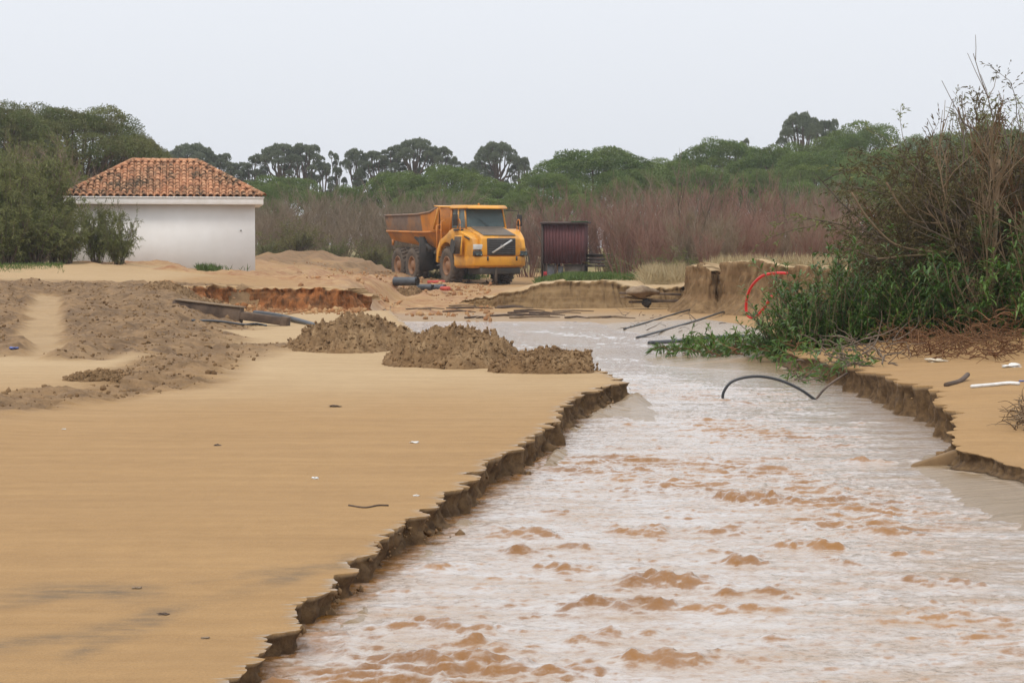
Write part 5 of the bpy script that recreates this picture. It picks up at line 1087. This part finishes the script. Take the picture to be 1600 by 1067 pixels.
# ------------------------------------------------------------------ right bank vegetation
CN = [cane_clump(500, 1.9, .75, 80, 44, .21, .032, (-.2, -.1)), cane_clump(501, 1.7, .8, 76, 44, .20, .031, (-.1, -.2)), cane_clump(502, 1.5, .75, 70, 42, .19, .030, (-.25, -.25))]
def plant(name, parts, px, Y, s, rz, label, cat, group, sz=None, dz=-.05):
    x = (px - CX) / F * Y; return place(name, parts, (x, Y, gz(x, Y) + dz), rz, s, label, cat, group, sz)
for i, (px, Y, s, lb) in enumerate(((1272, 30.6, .85, 'leafy green cane clump leaning over the wet sand'), (1318, 30.2, 1.12, 'tall green cane clump in the middle of the bank'), (1262, 31.4, .5, 'low green cane clump at the tip of the bank'), (1358, 30.4, .95, 'dark green cane clump under the brown tamarisk'), (1290, 29.6, .72, 'glossy cane clump above the small sand step'), (1420, 29.6, .8, 'shaded cane clump below the arching branches'), (1375, 30.9, 1.15, 'cane clump reaching up to the thicket'), (1470, 29.2, .75, 'cane clump behind the dry stems'), (1560, 28.6, 1.15, 'bright cane clump right of the dry stems'), (1600, 28.2, 1.2, 'cane clump at the end of the bank'), (1525, 30, 1.1, 'cane clump under the leaning trunk'), (1395, 33, 1.2, 'cane clump hidden behind the tamarisk branches'))):
    plant('cane_clump', CN[i % 3], px, Y, s, i * 2.2 if i % 3 != 2 else i * .3, lb, 'plant', 'green canes on the right bank')
FT = [feathery(510, 3.8, 1.2, 40, 16, 13, 7, TAMB, (-.25, 0), .075, STEM, .8, .019), feathery(511, 4.0, 1.1, 38, 16, 13, 7, TAMB, (-.2, -.1), .075, DEADW, .7, .019), feathery(512, 3.6, 1.3, 36, 14, 12, 6, TAM, (-.3, 0), .075, DEADW, .8, .019)]
for i, (px, Y, s, k, lb) in enumerate(((1515, 31.8, .62, 0, 'brown tamarisk arching over the green canes'), (1575, 31, .88, 1, 'tall brown tamarisk behind the dry stems'), (1450, 33.6, .48, 2, 'olive tamarisk behind the arching branches'), (1610, 30.5, 1.05, 1, 'dense dark tamarisk at the end of the bank'), (1565, 33.5, .92, 0, 'rust coloured tamarisk in the middle of the brush'), (1610, 33, 1.05, 2, 'high olive tamarisk above the bank'), (1400, 34, .42, 0, 'small tamarisk reaching toward the thicket'))):
    plant('tamarisk', FT[k], px, Y, s, (0, .5, -.4, .9, -.7, .3, .2)[i], lb, 'shrub', 'tamarisks on the right bank')
DB = [bare_shrub(520, 4.6, .45, 5, 7, 5, DEADW, .02, .035), bare_shrub(521, 3.4, .3, 4, 8, 7, STEM, .16, .010), bare_shrub(522, 3.4, 1.2, 26, 8, 9, RUST, .06, .014)]
plant('dead_bush', DB[0], 1612, 29.5, 1.06, .4, 'tall bare blackish bush against the sky at the bank end', 'shrub', None)
plant('dry_stems', DB[1], 1548, 28.3, .92, 0, 'upright straw coloured dry stems in front of the brown tamarisk', 'plant', None, 1.02)
for i, (px, Y, s_, lb) in enumerate(((1475, 32.4, .5, 'leafless brown shrub beside the arching tamarisk'), (1510, 32.2, .72, 'leafless rusty shrub in the middle of the brush'), (1580, 30.2, .95, 'leafless brown shrub near the dry trunk'))): plant('bare_shrub', DB[2], px, Y, s_, i * 1.7, lb, 'shrub', None)
plant('dry_stems', DB[1], 1520, 27.6, .34, 1, 'short pale dry sprig low in front of the brush', 'plant', None)
hose('branch', [at(1545, 236, 30), at(1525, 205, 30), at(1505, 192, 30), at(1497, 168, 30)], .014, DEADW, 'dark curved branch tip poking out to the sky', 'branch', 16, 5)
hose('trunk', [at(1545, 545, 28), at(1548, 440, 28.2), at(1556, 350, 28.4), at(1560, 250, 28.6)], .035, STEM, 'slender leaning dry trunk in the brush', 'trunk', 20, 6)
for i, pts in enumerate((((1490, 395), (1440, 392), (1395, 380), (1355, 340), (1330, 300)), ((1530, 370), (1470, 395), (1420, 400), (1370, 405)), ((1480, 350), (1430, 345), (1405, 320), (1385, 285)), ((1600, 385), (1560, 378), (1510, 360), (1460, 330)))):
    hose('branch', [at(a, b, 29.6 + .1 * i) for a, b in pts], .018, STEM if i < 3 else DEADW, ('long pale branch curving out over the canes', 'lower pale branch lying across the tamarisk', 'short twisted pale branch pointing up', 'dark branch crossing behind the dry trunk')[i], 'branch', 20, 5)
def tangle(name, n, px0, px1, py0, py1, L_, r, mat, label, seed, lift=.12, leaves=0):
    rs = np.random.RandomState(seed); st = []
    for _ in range(n): p = on_ground(rs.uniform(px0, px1), rs.uniform(py0, py1)); st.append((p.x, p.y, p.z + rs.uniform(0, lift)))
    st = np.array(st); c = st.mean(0); P = grow(st - c, rs.normal(0, 1, (n, 3)) * np.array([1, .8, .35]) + np.array([0, 0, .25]), L_ * rs.uniform(.4, 1.2, n), 7, .28, -.05, rs); mb = MB(); v, q = tubes(P, taper(n, 7, r * rs.uniform(.5, 1.4, n), r * .3), 4); mb.add(v, q, None, np.repeat(rs.uniform(0, 1, n), 28))
    root = empty(name, c); tag(root, label, 'brushwood'); mb.build('twigs', mat, root)['kind'] = 'stuff'
    if leaves:
        p3, t3, _ = along(P, leaves, .2, 1, rs); lf = MB(); blades(lf, p3, t3 + rs.normal(0, .7, p3.shape), .16 * rs.uniform(.5, 1.2, len(p3)), .028, rs.uniform(0, 1, len(p3)), rs, .2); lf.build('leaves', CANE, root)
tangle('brush_pile', 420, 1390, 1600, 535, 566, .42, .008, RUST, 'reddish brown tangle of roots and twigs along the right bank', 601, .22)
tangle('brush_pile', 160, 1500, 1600, 490, 540, .55, .010, RUST, 'rusty dead brush heap under the dry stems', 602, .4)
tangle('leafy_debris', 150, 1040, 1250, 545, 560, .45, .009, RUST, 'leafy flood debris trailing from the canes into the water', 603, .14, 16)
tangle('leafy_debris', 46, 1240, 1335, 578, 600, .42, .009, DEADW, 'uprooted leafy twigs stranded below the right bank', 604, .12, 7)
tangle('brush_pile', 60, 1290, 1400, 545, 580, .6, .010, DEADW, 'dark broken twigs hanging over the sand step', 605, .25)
tangle('root_tuft', 90, 1588, 1606, 640, 680, .22, .006, STEM, 'pale fibrous root tuft at the edge of the right bank', 606, .12)
tangle('brush_pile', 30, 975, 1140, 492, 520, .5, .008, DEADW, 'thin twigs caught along the black hoses', 607, .05)
# ------------------------------------------------------------------ thin haze
hz = nodes_of('haze_air')[0]; hn = hz.node_tree.nodes; hl_ = hz.node_tree.links; hn.remove(hn['Principled BSDF'])
pv = hn.new('ShaderNodeVolumePrincipled'); pv.inputs['Color'].default_value = (.90, .93, .97, 1); pv.inputs['Density'].default_value = .0004; pv.inputs['Anisotropy'].default_value = .2
hl_.new(pv.outputs[0], hn['Material Output'].inputs['Volume'])
tag(MB().box(-260, 260, -60, 420, -3, 24).build('haze', hz), 'thin pale haze in the air', kind='stuff')
